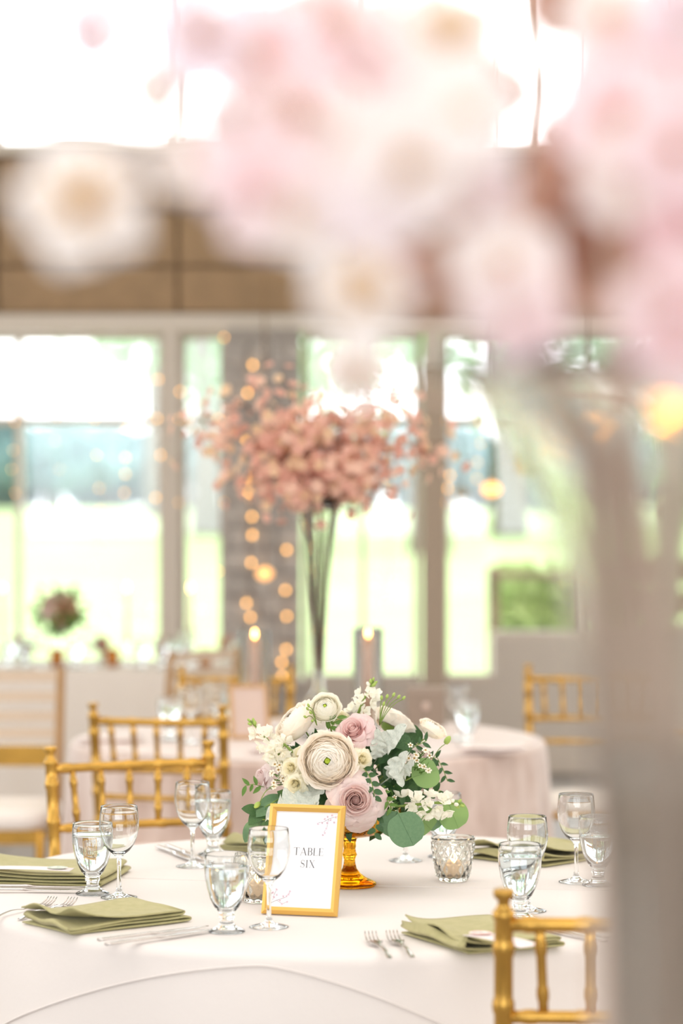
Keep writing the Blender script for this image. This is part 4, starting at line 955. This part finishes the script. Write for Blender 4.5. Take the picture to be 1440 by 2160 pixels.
# ---------------------------------------------------------------- tall arrangement on the second table
VX, VY = on(672, 1556, .766)
def trumpet(name, label, x, y, z, prof_o, th, water=None):
    t = thing(name, label, 'vase', (x, y, z)); inner = [(max(r - th, .00006), zz) for r, zz in prof_o if zz > .02][::-1] + [(.00006, .021)]
    MB().lathe([(.00006, 0)] + prof_o + inner, 56).build('body', m_glass2, t)
    if water:
        pi = [(r - th - .0004, zz) for r, zz in prof_o if .02 < zz <= water]; pi.append((pi[-1][0], water))
        MB().lathe([(.00006, .0215)] + pi + [(.00006, water)], 40).build('water', m_water, t)
    return t
po = [(.058, 0), (.06, .004), (.058, .012), (.03, .022), (.018, .03), (.022, .04), (.045, .06), (.056, .09), (.05, .12), (.026, .148), (.018, .165), (.0185, .25), (.024, .38), (.034, .52), (.048, .64), (.066, .74), (.082, .79)]
trumpet('trumpet_vase', 'tall clear trumpet vase with ball foot on the blush table', VX, VY, .7665, po, .003)
m_fb = [blossom_mesh(5 + i, mat('faded_pink_blossom_%d' % i, c, .75, thin=.4), 2) for i, c in enumerate([(244, 214, 196), (238, 200, 184), (242, 218, 188), (234, 192, 176)])]
rr = random.Random(77)
rimz = .7665 + .79
ends = [(-.39, 0.02, 1.74), (-.27, -.05, 1.90), (-.19, .05, 1.76), (-.11, -.03, 1.97), (.04, .04, 1.86), (.10, -.06, 1.88), (.20, .05, 1.80), (.26, -.04, 1.88), (.37, .02, 1.72), (-.20, -.06, 1.60), (.22, -.05, 1.62), (.02, .1, 1.75), (.46, -.02, 1.66)]
words_ = ['reaching farthest left', 'rising high at the left', 'in the left half behind', 'forming the pointed left peak', 'in the middle rear', 'in the upper middle front', 'in the right half behind', 'rising high at the right', 'reaching right towards the post', 'hanging lowest at the left', 'hanging lowest at the right', 'filling the centre', 'trailing thin to the far right']
for (ex, ey, ez), wd in zip(ends, words_):
    base = Vector((VX + rr.uniform(-.004, .004), VY + rr.uniform(-.004, .004), .7665 + .19)); q = Vector((VX + max(-.06, min(.06, ex * .22)), VY + ey * .3, rimz)); e = Vector((VX + ex * 1.12, VY + ey, 1.62 + (ez - 1.62) * .93 + .03))
    p1 = bez(base, base.lerp(q, .6) + Vector((0, 0, .05)), q, 5); p2 = bez(q, q + (q - base).normalized() * (e - q).length * .45, e, 10)
    pts = p1 + p2[1:]; rads = [.0034 - .002 * i / (len(pts) - 1) for i in range(len(pts))]; bl = []
    n = 10 if 'thin' in wd else 92
    for i in range(n):
        t = rr.uniform(.1, 1) if n > 10 else rr.uniform(.3, 1); c = p2[int(t * 10 - .001)]; sp = .080 if n > 10 else .03
        p = c + Vector((rr.gauss(0, sp), rr.gauss(0, sp * .8), rr.gauss(.0, sp * .62)))
        bl.append((p, (p - c) + Vector((0, -.05, .02)), rr.uniform(.014, .021), rr.choice(m_fb), c if i % 4 == 0 else None))
    branch('blossom_branch', 'coral pink blossom branch on the blush table, ' + wd, pts, rads, bl, stam=False)
# ---------------------------------------------------------------- things on the second table
m_bfr = mat('rose_gold_frame', (196, 156, 112), .4, .4); m_bcard = mat('taupe_card', (206, 184, 172), .7)
p = at(528, 1560, .766); f2 = thing('picture_frame', 'leaning card frame on the blush table seen above the left of the bouquet', 'picture frame', (p.x, p.y, .768)); f2.rotation_euler = (math.radians(-14), 0, math.radians(14))
for x0, x1, z0, z1 in ((-.066, .066, 0, .012), (-.066, .066, .168, .18), (-.066, -.054, .012, .168), (.054, .066, .012, .168)): MB().box(x0, x1, -.008, .004, z0, z1).build('frame_side', m_bfr, f2, False)
MB().box(-.055, .055, -.003, .002, .011, .169).build('card', m_bcard, f2, False)
MB().tube([(0, .004, .13), (0, .08, .02)], .004, 6).build('stand', m_bfr, f2)
p = at(897, 1531, .766); bx_ = thing('card_box', 'small grey-brown box at the back right of the blush table', 'box', (p.x, p.y, .767))
MB().box(-.066, .066, -.04, .04, 0, .115).build('body', mat('grey_brown_box', (150, 134, 120), .7), bx_, False); MB().box(-.069, .069, -.043, .043, .115, .135).build('lid', mat('grey_brown_lid', (160, 144, 130), .7), bx_, False)
MB().lathe([(.0001, 0), (.014, 0), (.014, .003), (.0001, .003)], 16).xform(Matrix.Translation((0, -.04, .07)) @ Matrix.Rotation(PI / 2, 4, 'X')).build('button', m_bcard, bx_)
def cyl_candle(px, base, lab, ch=.29, gh=.34, r=.052, z=.767):
    x, y = on(px, base, z); o = MB().lathe([(.00006, 0), (r * .9, 0), (r - .001, .0003), (r, .002), (r, .004), (r, gh - .002), (r - .0007, gh), (r - .0023, gh), (r - .003, gh - .002), (r - .003, .012), (r - .0035, .008), (r - .006, .006), (.00006, .006)], 40).build('cylinder_vase', m_glass2); o.location = (x, y, z); tag(o, 'tall glass cylinder ' + lab, 'candle holder')
    c = MB().lathe([(.00006, 0), (.0195, 0), (.0195, ch), (.017, ch + .003), (.00006, ch)], 24).build('pillar_candle', mat('peach_candle_wax', (236, 200, 172), .5, thin=.3)); c.location = (x, y, z + .0065); tag(c, 'slim lit candle inside the glass cylinder ' + lab, 'candle')
    inst('wick', wick_me, c, Matrix.Translation((0, 0, ch)) @ Matrix.Scale(1.5, 4)); inst('flame', flame_me, c, Matrix.Translation((0, 0, ch + .004)) @ Matrix.Scale(2.1, 4))
cyl_candle(537, 1536, 'left of the trumpet vase')
cyl_candle(776, 1532, 'right of the trumpet vase')
for px, py, w_, lab in ((1040, 1590, .2, 'pale folded napkin on the right side of the blush table'), (600, 1592, .22, 'pale folded napkin on the blush table behind the bouquet'), (230, 1570, .2, 'pale folded napkin at the left rim of the blush table')):
    p = at(px, py, .766); o = MB(); rows = []
    for k, (a_, z_) in enumerate(((0, .002), (.1, .004), (.11, .009), (.1, .013), (0, .012), (-.002, .017), (.1, .021))): rows.append([(-w_ / 2 + w_ * i / 8, a_, z_ + .002 * math.sin(i)) for i in range(9)])
    o.grid(rows); q = o.build('folded_napkin', mat('pale_linen_napkin', (236, 224, 218), .85)); q.location = (p.x, p.y, .767); q.modifiers.new('thickness', 'SOLIDIFY').thickness = .002; tag(q, lab, 'napkin')
# ---------------------------------------------------------------- long table by the window
m_ambcup = glass_mat('amber_cup_glass', (240, 170, 70), 1.45)
cup_me = MB().lathe([(.00006, 0), (.028, 0), (.036, .07), (.038, .085), (.036, .085), (.034, .07), (.026, .005), (.00006, .005)], 24).mesh('votive_cup', mat('amber_votive_glass', (232, 160, 70), .25, trans=.5))
hz = .7615
for px, lab in ((120, 'amber votive cup under the flower ball on the long table'), (237, 'amber votive cup left of the middle of the long table'), (433, 'amber votive cup at the right end of the long table')):
    x = pd(px, 1400, 11.7).x; o = inst('votive_cup', cup_me); o.location = (x, 11.7, hz); tag(o, lab, 'candle holder'); inst('candle', can_me, o, Matrix.Translation((0, 0, .007)))
labs = ['water goblet at the far left end of the long table', 'water goblet beside the little left posy on the long table', 'wine glass left of the flower ball on the long table', 'water goblet just right of the flower ball stand', 'wine glass behind the leftmost chiavari gap on the long table',
 'water goblet in the middle of the long table, past the second amber cup', 'water goblet beside the third posy of the long table', 'water goblet below the window post on the long table', 'wine glass beside the third taper candle on the long table', 'water goblet at the right of the long table before the stone column', 'wine glass at the right end of the long table']
for px, w_ in ((18, 0), (52, 0), (88, 1), (160, 0), (190, 1), (300, 0), (342, 0), (372, 0), (398, 1), (500, 0), (525, 1)):
    x = pd(px, 1400, 11.62).x; o = (wine if w_ else goblet)(x, 11.62 + R.uniform(-.04, .04), labs.pop(0), z=hz)
tap_me = MB().lathe([(.00006, 0), (.011, 0), (.0095, .25), (.00006, .252)], 14).mesh('taper', m_wax)
hol_me = MB().lathe([(.00006, 0), (.042, 0), (.042, .004), (.012, .01), (.008, .03), (.008, .09), (.014, .1), (.014, .112), (.00006, .112)], 24).mesh('holder', m_glass2)
for px, lab in ((6, 'lit taper candle at the left end of the long table'), (268, 'lit taper candle on the long table, the middle one of three'), (402, 'lit taper candle on the long table in front of the window post')):
    x = pd(px, 1400, 11.9).x; c = thing('taper_candle', lab, 'candle', (x, 11.9, hz)); inst('holder', hol_me, c); t_ = inst('taper', tap_me, c, Matrix.Translation((0, 0, .105))); f_ = inst('flame', flame_me, c, Matrix.Translation((0, 0, .358)) @ Matrix.Scale(2.2, 4))
# flower ball on a clear stand, small bud vases
small_rose = {}
def lump(m, seed):
    b = MB()
    for k in range(3):
        for i in range(4):
            M = Matrix.Rotation(i * PI / 2 + k * .7, 4, 'Z'); b.grid([[M @ Vector(q) for q in r] for r in petal(.35 + .3 * k, -.5, .4 - .18 * k, .95, flare=.2 * k, seed=seed + k, nu=5, nv=4)])
    return b.mesh('rose_head', m)
m_peach = mat('dusty_peach_petal', (232, 194, 172), .7, thin=.3); sr = [lump(m_peach, 1), lump(mat('tan_rose_petal', (220, 170, 144), .7, thin=.3), 2), lump(m_pale, 3)]
def posy(label, x, y, z, r, n, stand=0, seed=1, leaf=60, vase=True):
    t = thing('flower_posy', label, 'bouquet', (x, y, z)); rr = random.Random(seed)
    if stand: MB().lathe([(.00006, 0), (.05, 0), (.05, .005), (.01, .012), (.007, .03), (.007, stand - .03), (.03, stand - .01), (.06, stand + .02), (.058, stand + .02), (.00006, stand - .005)], 28).build('stand', m_glass2, t)
    else: MB().lathe([(.00006, 0), (.018, 0), (.024, .03), (.012, .06), (.014, .075), (.012, .075), (.010, .06), (.021, .03), (.00006, .004)], 20).build('bud_vase', m_glass2, t)
    c = Vector((0, 0, (stand or .06) + r * .9))
    for i in range(n):
        d = Vector((rr.gauss(0, 1), rr.gauss(-.3, 1), rr.gauss(.35, .7))).normalized(); inst('rose_head', rr.choice(sr), t, orient(c + d * r * .72, d, rr.uniform(0, 6), r * (.36 if n > 5 else .6)))
    b = MB()
    for i in range(leaf):
        d = Vector((rr.gauss(0, 1), rr.gauss(0, 1), rr.gauss(-.2, .8))).normalized(); q = c + d * r * rr.uniform(.6, 1.05); M = lookleaf(q, q + d + Vector((rr.uniform(-.5, .5), 0, rr.uniform(-.5, .5))), (0, -1, .3), r * .42)
        b.add([M @ Vector(v) for v in ((0, 0, 0), (-.25, .5, .05), (0, 1, -.1), (.25, .5, .05))], [(0, 1, 2, 3)])
    f = b.build('foliage', m_mid, t); MB().tube([(0, 0, (stand or .02)), (0, 0, c.z)], .004, 6).build('stem', m_stem, t); return t
posy('ball of dusty roses and dark leaves on a clear stand on the long table', pd(126, 1400, 11.8).x, 11.8, hz, .112, 20, stand=.17, seed=4, leaf=130)
for px, lab, sd in ((42, 'little posy at the left end of the long table', 5), (216, 'little posy right of the flower ball', 6), (344, 'little posy left of the window post on the long table', 7), (478, 'little posy with green leaves at the right end of the long table', 8)):
    posy(lab, pd(px, 1400, 11.8).x, 11.8, hz, .045, 4, seed=sd, leaf=26)
# ---------------------------------------------------------------- fairy lights and lamps
m_bulb = mat('warm_fairy_bulb', (255, 186, 96), .5, emit=7); m_wire = mat('copper_wire', (150, 120, 90), .5, .6)
bulb_me = MB().lathe([(.0001, -.011), (.007, -.008), (.009, 0), (.006, .009), (.0001, .012)], 8).mesh('bulb', m_bulb)
YL = 13.915
def light_string(px, label, ys, jit=6, s=1, y=YL):
    x = pd(px, 1000, y).x; zt_ = pd(px, 706, y).z; t = thing('fairy_light_string', label, 'string lights', (x, y, zt_)); rr = random.Random(px)
    if px in (526, 603): pass
    zb = pd(px, max(ys), y).z; MB().tube([(0, 0, 0), (.004, 0, (zb - zt_) / 2), (0, 0, zb - zt_ - .02)], .0012, 5).build('wire', m_wire, t)
    for q in ys: inst('bulb', bulb_me, t, Matrix.Translation((rr.uniform(-jit, jit) / 380, 0, pd(px, q, y).z - zt_)) @ Matrix.Scale(s, 4))
light_string(526, 'fairy light string down the left side of the stone column', [770, 829, 930, 1010, 1040, 1090, 1129, 1187, 1272, 1302], 7, y=13.62)
light_string(603, 'fairy light string down the right side of the stone column', [900, 1160, 1245, 1300, 1370, 1397, 1427], 10, y=13.62)
light_string(206, 'fairy light string across the middle of the wide left window', [884, 960, 1030, 1075, 1150], 6, .6)
light_string(264, 'fairy light string in the wide left window, second from the post', [868, 905, 965, 1000, 1040], 6, .7)
light_string(333, 'fairy light string hanging beside the beige window post', [800, 883, 960, 1050], 6, .75)
light_string(372, 'fairy light string hanging over the beige window post', [768, 826, 884, 952, 1010, 1060, 1200, 1310], 8, .75)
light_string(466, 'fairy light string at the right jamb of the narrow window', [712, 884, 940, 1060, 1205], 8, .75)
light_string(818, 'fairy light string left of the taupe post', [888, 960, 1010, 1190, 1275], 6, .7)
light_string(944, 'fairy light string just right of the taupe post', [888, 1003, 1030, 1060], 6, .8)
light_string(1010, 'fairy light string in the window right of the post', [890, 935, 975, 1010], 6, .6)
light_string(30, 'fairy light string beside the leftmost mullion', [890, 950, 990, 1040], 6, .5)
light_string(120, 'fairy light string in the left window between mullion and posy', [880, 930, 990], 6, .4)
def lantern(label, px, py, y, s, e, chain=True):
    p = pd(px, py, y); t = thing('pendant_lamp', label, 'lamp', p)
    MB().lathe([(.0001, -s * .8), (s * .7, -s * .5), (s, 0), (s * .7, s * .5), (.0001, s * .75)], 20).build('globe', mat('warm_globe_%d' % px, (255, 186, 110), .5, emit=e), t)
    MB().lathe([(.0001, s * .7), (s * .35, s * .7), (s * .3, s), (.0001, s * 1.05)], 12).build('cap', m_bfr, t)
    MB().tube([(0, 0, s), (0, 0, 5.2 - p.z)], .006, 6).build('cord', m_wire, t)
lantern('warm orange globe lamp hanging before the stone column', 558, 1210, 13.2, .045, 1.8)
lantern('large warm globe lamp glowing at the right edge beyond the vase', 1412, 890, 10.5, .15, 1.7)
lantern('small warm globe lamp seen between the vase stems', 1240, 950, 12, .06, 3.5)
lantern('pale yellow globe lamp in the window right of the trailing branch', 1036, 1032, 12.5, .05, 2.2)
# ---------------------------------------------------------------- tall arrangement closest to the camera
NX, NY = .1960, 1.5
pr = [(.0001, .0), (.070, 0), (.075, .0005), (.077, .004), (.074, .012), (.03, .024), (.0215, .04), (.0225, .2), (.0235, .34), (.026, .42), (.029, .50), (.034, .58), (.040, .65), (.048, .70), (.062, .755), (.082, .80), (.105, .828), (.118, .84)]
pr = [(r * (1.2 if z > .04 else 1.1), z) for r, z in pr]
trumpet('trumpet_vase', 'very large out-of-focus clear trumpet vase at the right, closest to the camera', NX, NY, .7625, pr, .0035, water=.60)
rimN = .7625 + .84
def nb(px, py, D): return pd(px, py, D * 1.2)
# (px, py, distance, diameter px, colour, stamens to camera)
G = {
 'arching farthest left across the upper windows': ([(1240, 900, 1.25), (1000, 480, 1.22), (620, 200, 1.18), (300, 280, 1.15)], [(172, 435, 1.14, 270, 'white', 1), (395, 335, 1.20, 150, 'white', 0), (210, 60, 1.25, 160, 'lilac', 0), (330, 190, 1.3, 120, 'white', 0), (420, 60, 1.2, 230, 'lilac', 0), (560, 395, 1.16, 240, 'pink', 0), (640, 450, 1.15, 180, 'white', 0)]),
 'rising through the upper middle': ([(1240, 900, 1.27), (1080, 500, 1.28), (860, 180, 1.28), (640, -40, 1.26)], [(560, 110, 1.24, 240, 'pink', 0), (640, 230, 1.22, 240, 'pink', 0), (700, 60, 1.3, 220, 'pink', 0), (520, 250, 1.32, 170, 'lilac', 0), (760, 300, 1.2, 240, 'white', 0), (690, 400, 1.22, 200, 'lilac', 0), (820, 60, 1.3, 200, 'white', 0), (740, 180, 1.34, 180, 'rose', 0)]),
 'spreading in the middle with the roundest blooms': ([(1242, 890, 1.23), (1100, 600, 1.18), (960, 380, 1.14), (850, 260, 1.12)], [(850, 320, 1.10, 300, 'white', 0), (815, 410, 1.12, 230, 'lilac', 0), (960, 250, 1.14, 260, 'white', 0), (940, 90, 1.2, 230, 'white', 1), (1000, 350, 1.18, 200, 'lilac', 0), (880, 170, 1.25, 180, 'pink', 0), (1000, 430, 1.2, 140, 'dusty', 0)]),
 'drooping low in front of the tan wall': ([(1240, 905, 1.22), (1120, 720, 1.18), (960, 600, 1.16), (800, 590, 1.14)], [(755, 625, 1.13, 220, 'white', 1), (1060, 560, 1.13, 220, 'white', 0), (1090, 640, 1.14, 220, 'pink', 0), (905, 580, 1.25, 170, 'dusty', 0), (745, 790, 1.5, 150, 'white', 0), (1010, 500, 1.2, 120, 'dusty', 0)]),
 'standing upright at the right': ([(1245, 890, 1.27), (1270, 600, 1.3), (1290, 300, 1.3), (1300, 40, 1.28)], [(1300, 240, 1.18, 280, 'pink', 0), (1310, 370, 1.16, 200, 'white', 0), (1290, 30, 1.2, 200, 'white', 0), (1200, 440, 1.34, 230, 'dusty', 0), (1240, 560, 1.36, 200, 'dusty', 0), (1180, 330, 1.35, 150, 'dusty', 0), (1180, 20, 1.3, 150, 'dusty', 0), (1060, 190, 1.34, 140, 'dusty', 0), (1400, 130, 1.25, 170, 'rose', 0)]),
 'leaning out beyond the right edge': ([(1250, 880, 1.24), (1340, 720, 1.18), (1430, 480, 1.14), (1480, 260, 1.12)], [(1400, 620, 1.10, 250, 'pink', 0), (1420, 740, 1.11, 190, 'pink', 0), (1430, 300, 1.12, 240, 'pink', 0), (1450, 480, 1.14, 200, 'rose', 0), (1440, 20, 1.16, 180, 'lilac', 0), (1350, 480, 1.3, 170, 'dusty', 0), (1330, 780, 1.3, 110, 'dusty', 0)]),
 'hidden beyond the right edge': ([(1262, 880, 1.22), (1400, 600, 1.18), (1540, 400, 1.16), (1620, 200, 1.14)], [(1530, 420, 1.15, 220, 'white', 0), (1600, 250, 1.15, 220, 'pink', 0)]),
 'leaning away behind the upright one': ([(1250, 890, 1.28), (1300, 640, 1.36), (1360, 380, 1.42), (1390, 150, 1.46)], [(1390, 240, 1.42, 160, 'dusty', 0), (1350, 420, 1.42, 170, 'dusty', 0)]),
 'curving up past the right corner': ([(1256, 885, 1.26), (1380, 640, 1.26), (1500, 300, 1.26), (1560, 20, 1.26)], [(1520, 100, 1.25, 220, 'lilac', 0), (1500, 330, 1.25, 180, 'pink', 0)]),
}
OFFS = iter([-.025, -.016, -.006, .006, .017, .030, .023, -.010, .012])
for wd, (pp, bl) in G.items():
    P4 = [nb(*q) for q in pp]; bo = next(OFFS) * 1.2; base = Vector((NX + bo, NY + R.uniform(-.008, .008), .7625 + .06)); neck = Vector((NX - .010 + bo * .9, NY + R.uniform(-.01, .01), .7625 + .58))
    first = P4[0] + Vector((0, 0, -.02)); rp = Vector((NX - .032 + bo * .5, NY + R.uniform(-.012, .012), .7625 + .785))
    path = bez(base, base.lerp(neck, .5), neck, 6) + bez(neck, neck.lerp(rp, .5), rp, 4)[1:] + bez(rp, P4[1], P4[2], 8)[1:] + [P4[3]]
    rads = [.0062 - .004 * i / (len(path) - 1) for i in range(len(path))]; out = []
    for (x, y, D, dia, col, st) in bl:
        p = nb(x, y, D); s = dia / 2 / FPX * D * 1.26; d = Vector((R.uniform(-.4, .4), -1, R.uniform(-.7, .1))) if not st else Vector((.1, -1, .1))
        out.append((p, d, s, BM[col][R.randrange(2)], closest(path, p)))
        for _ in range(1 if col in ('dusty', 'pink') else 0):   # smaller blooms of the same cluster, behind
            q = p + Vector((R.uniform(-.6, .6) * s * 1.3, R.uniform(.3, 1.2) * s, R.uniform(-.3, .9) * s)); out.append((q, (R.uniform(-.6, .6), -.6, R.uniform(-.2, .8)), s * .72, BM[R.choice(['pink', col])][0], None))
    branch('blossom_branch', 'blurred pale blossom branch in the near vase, ' + wd, path, rads, out, m=m_branchn)
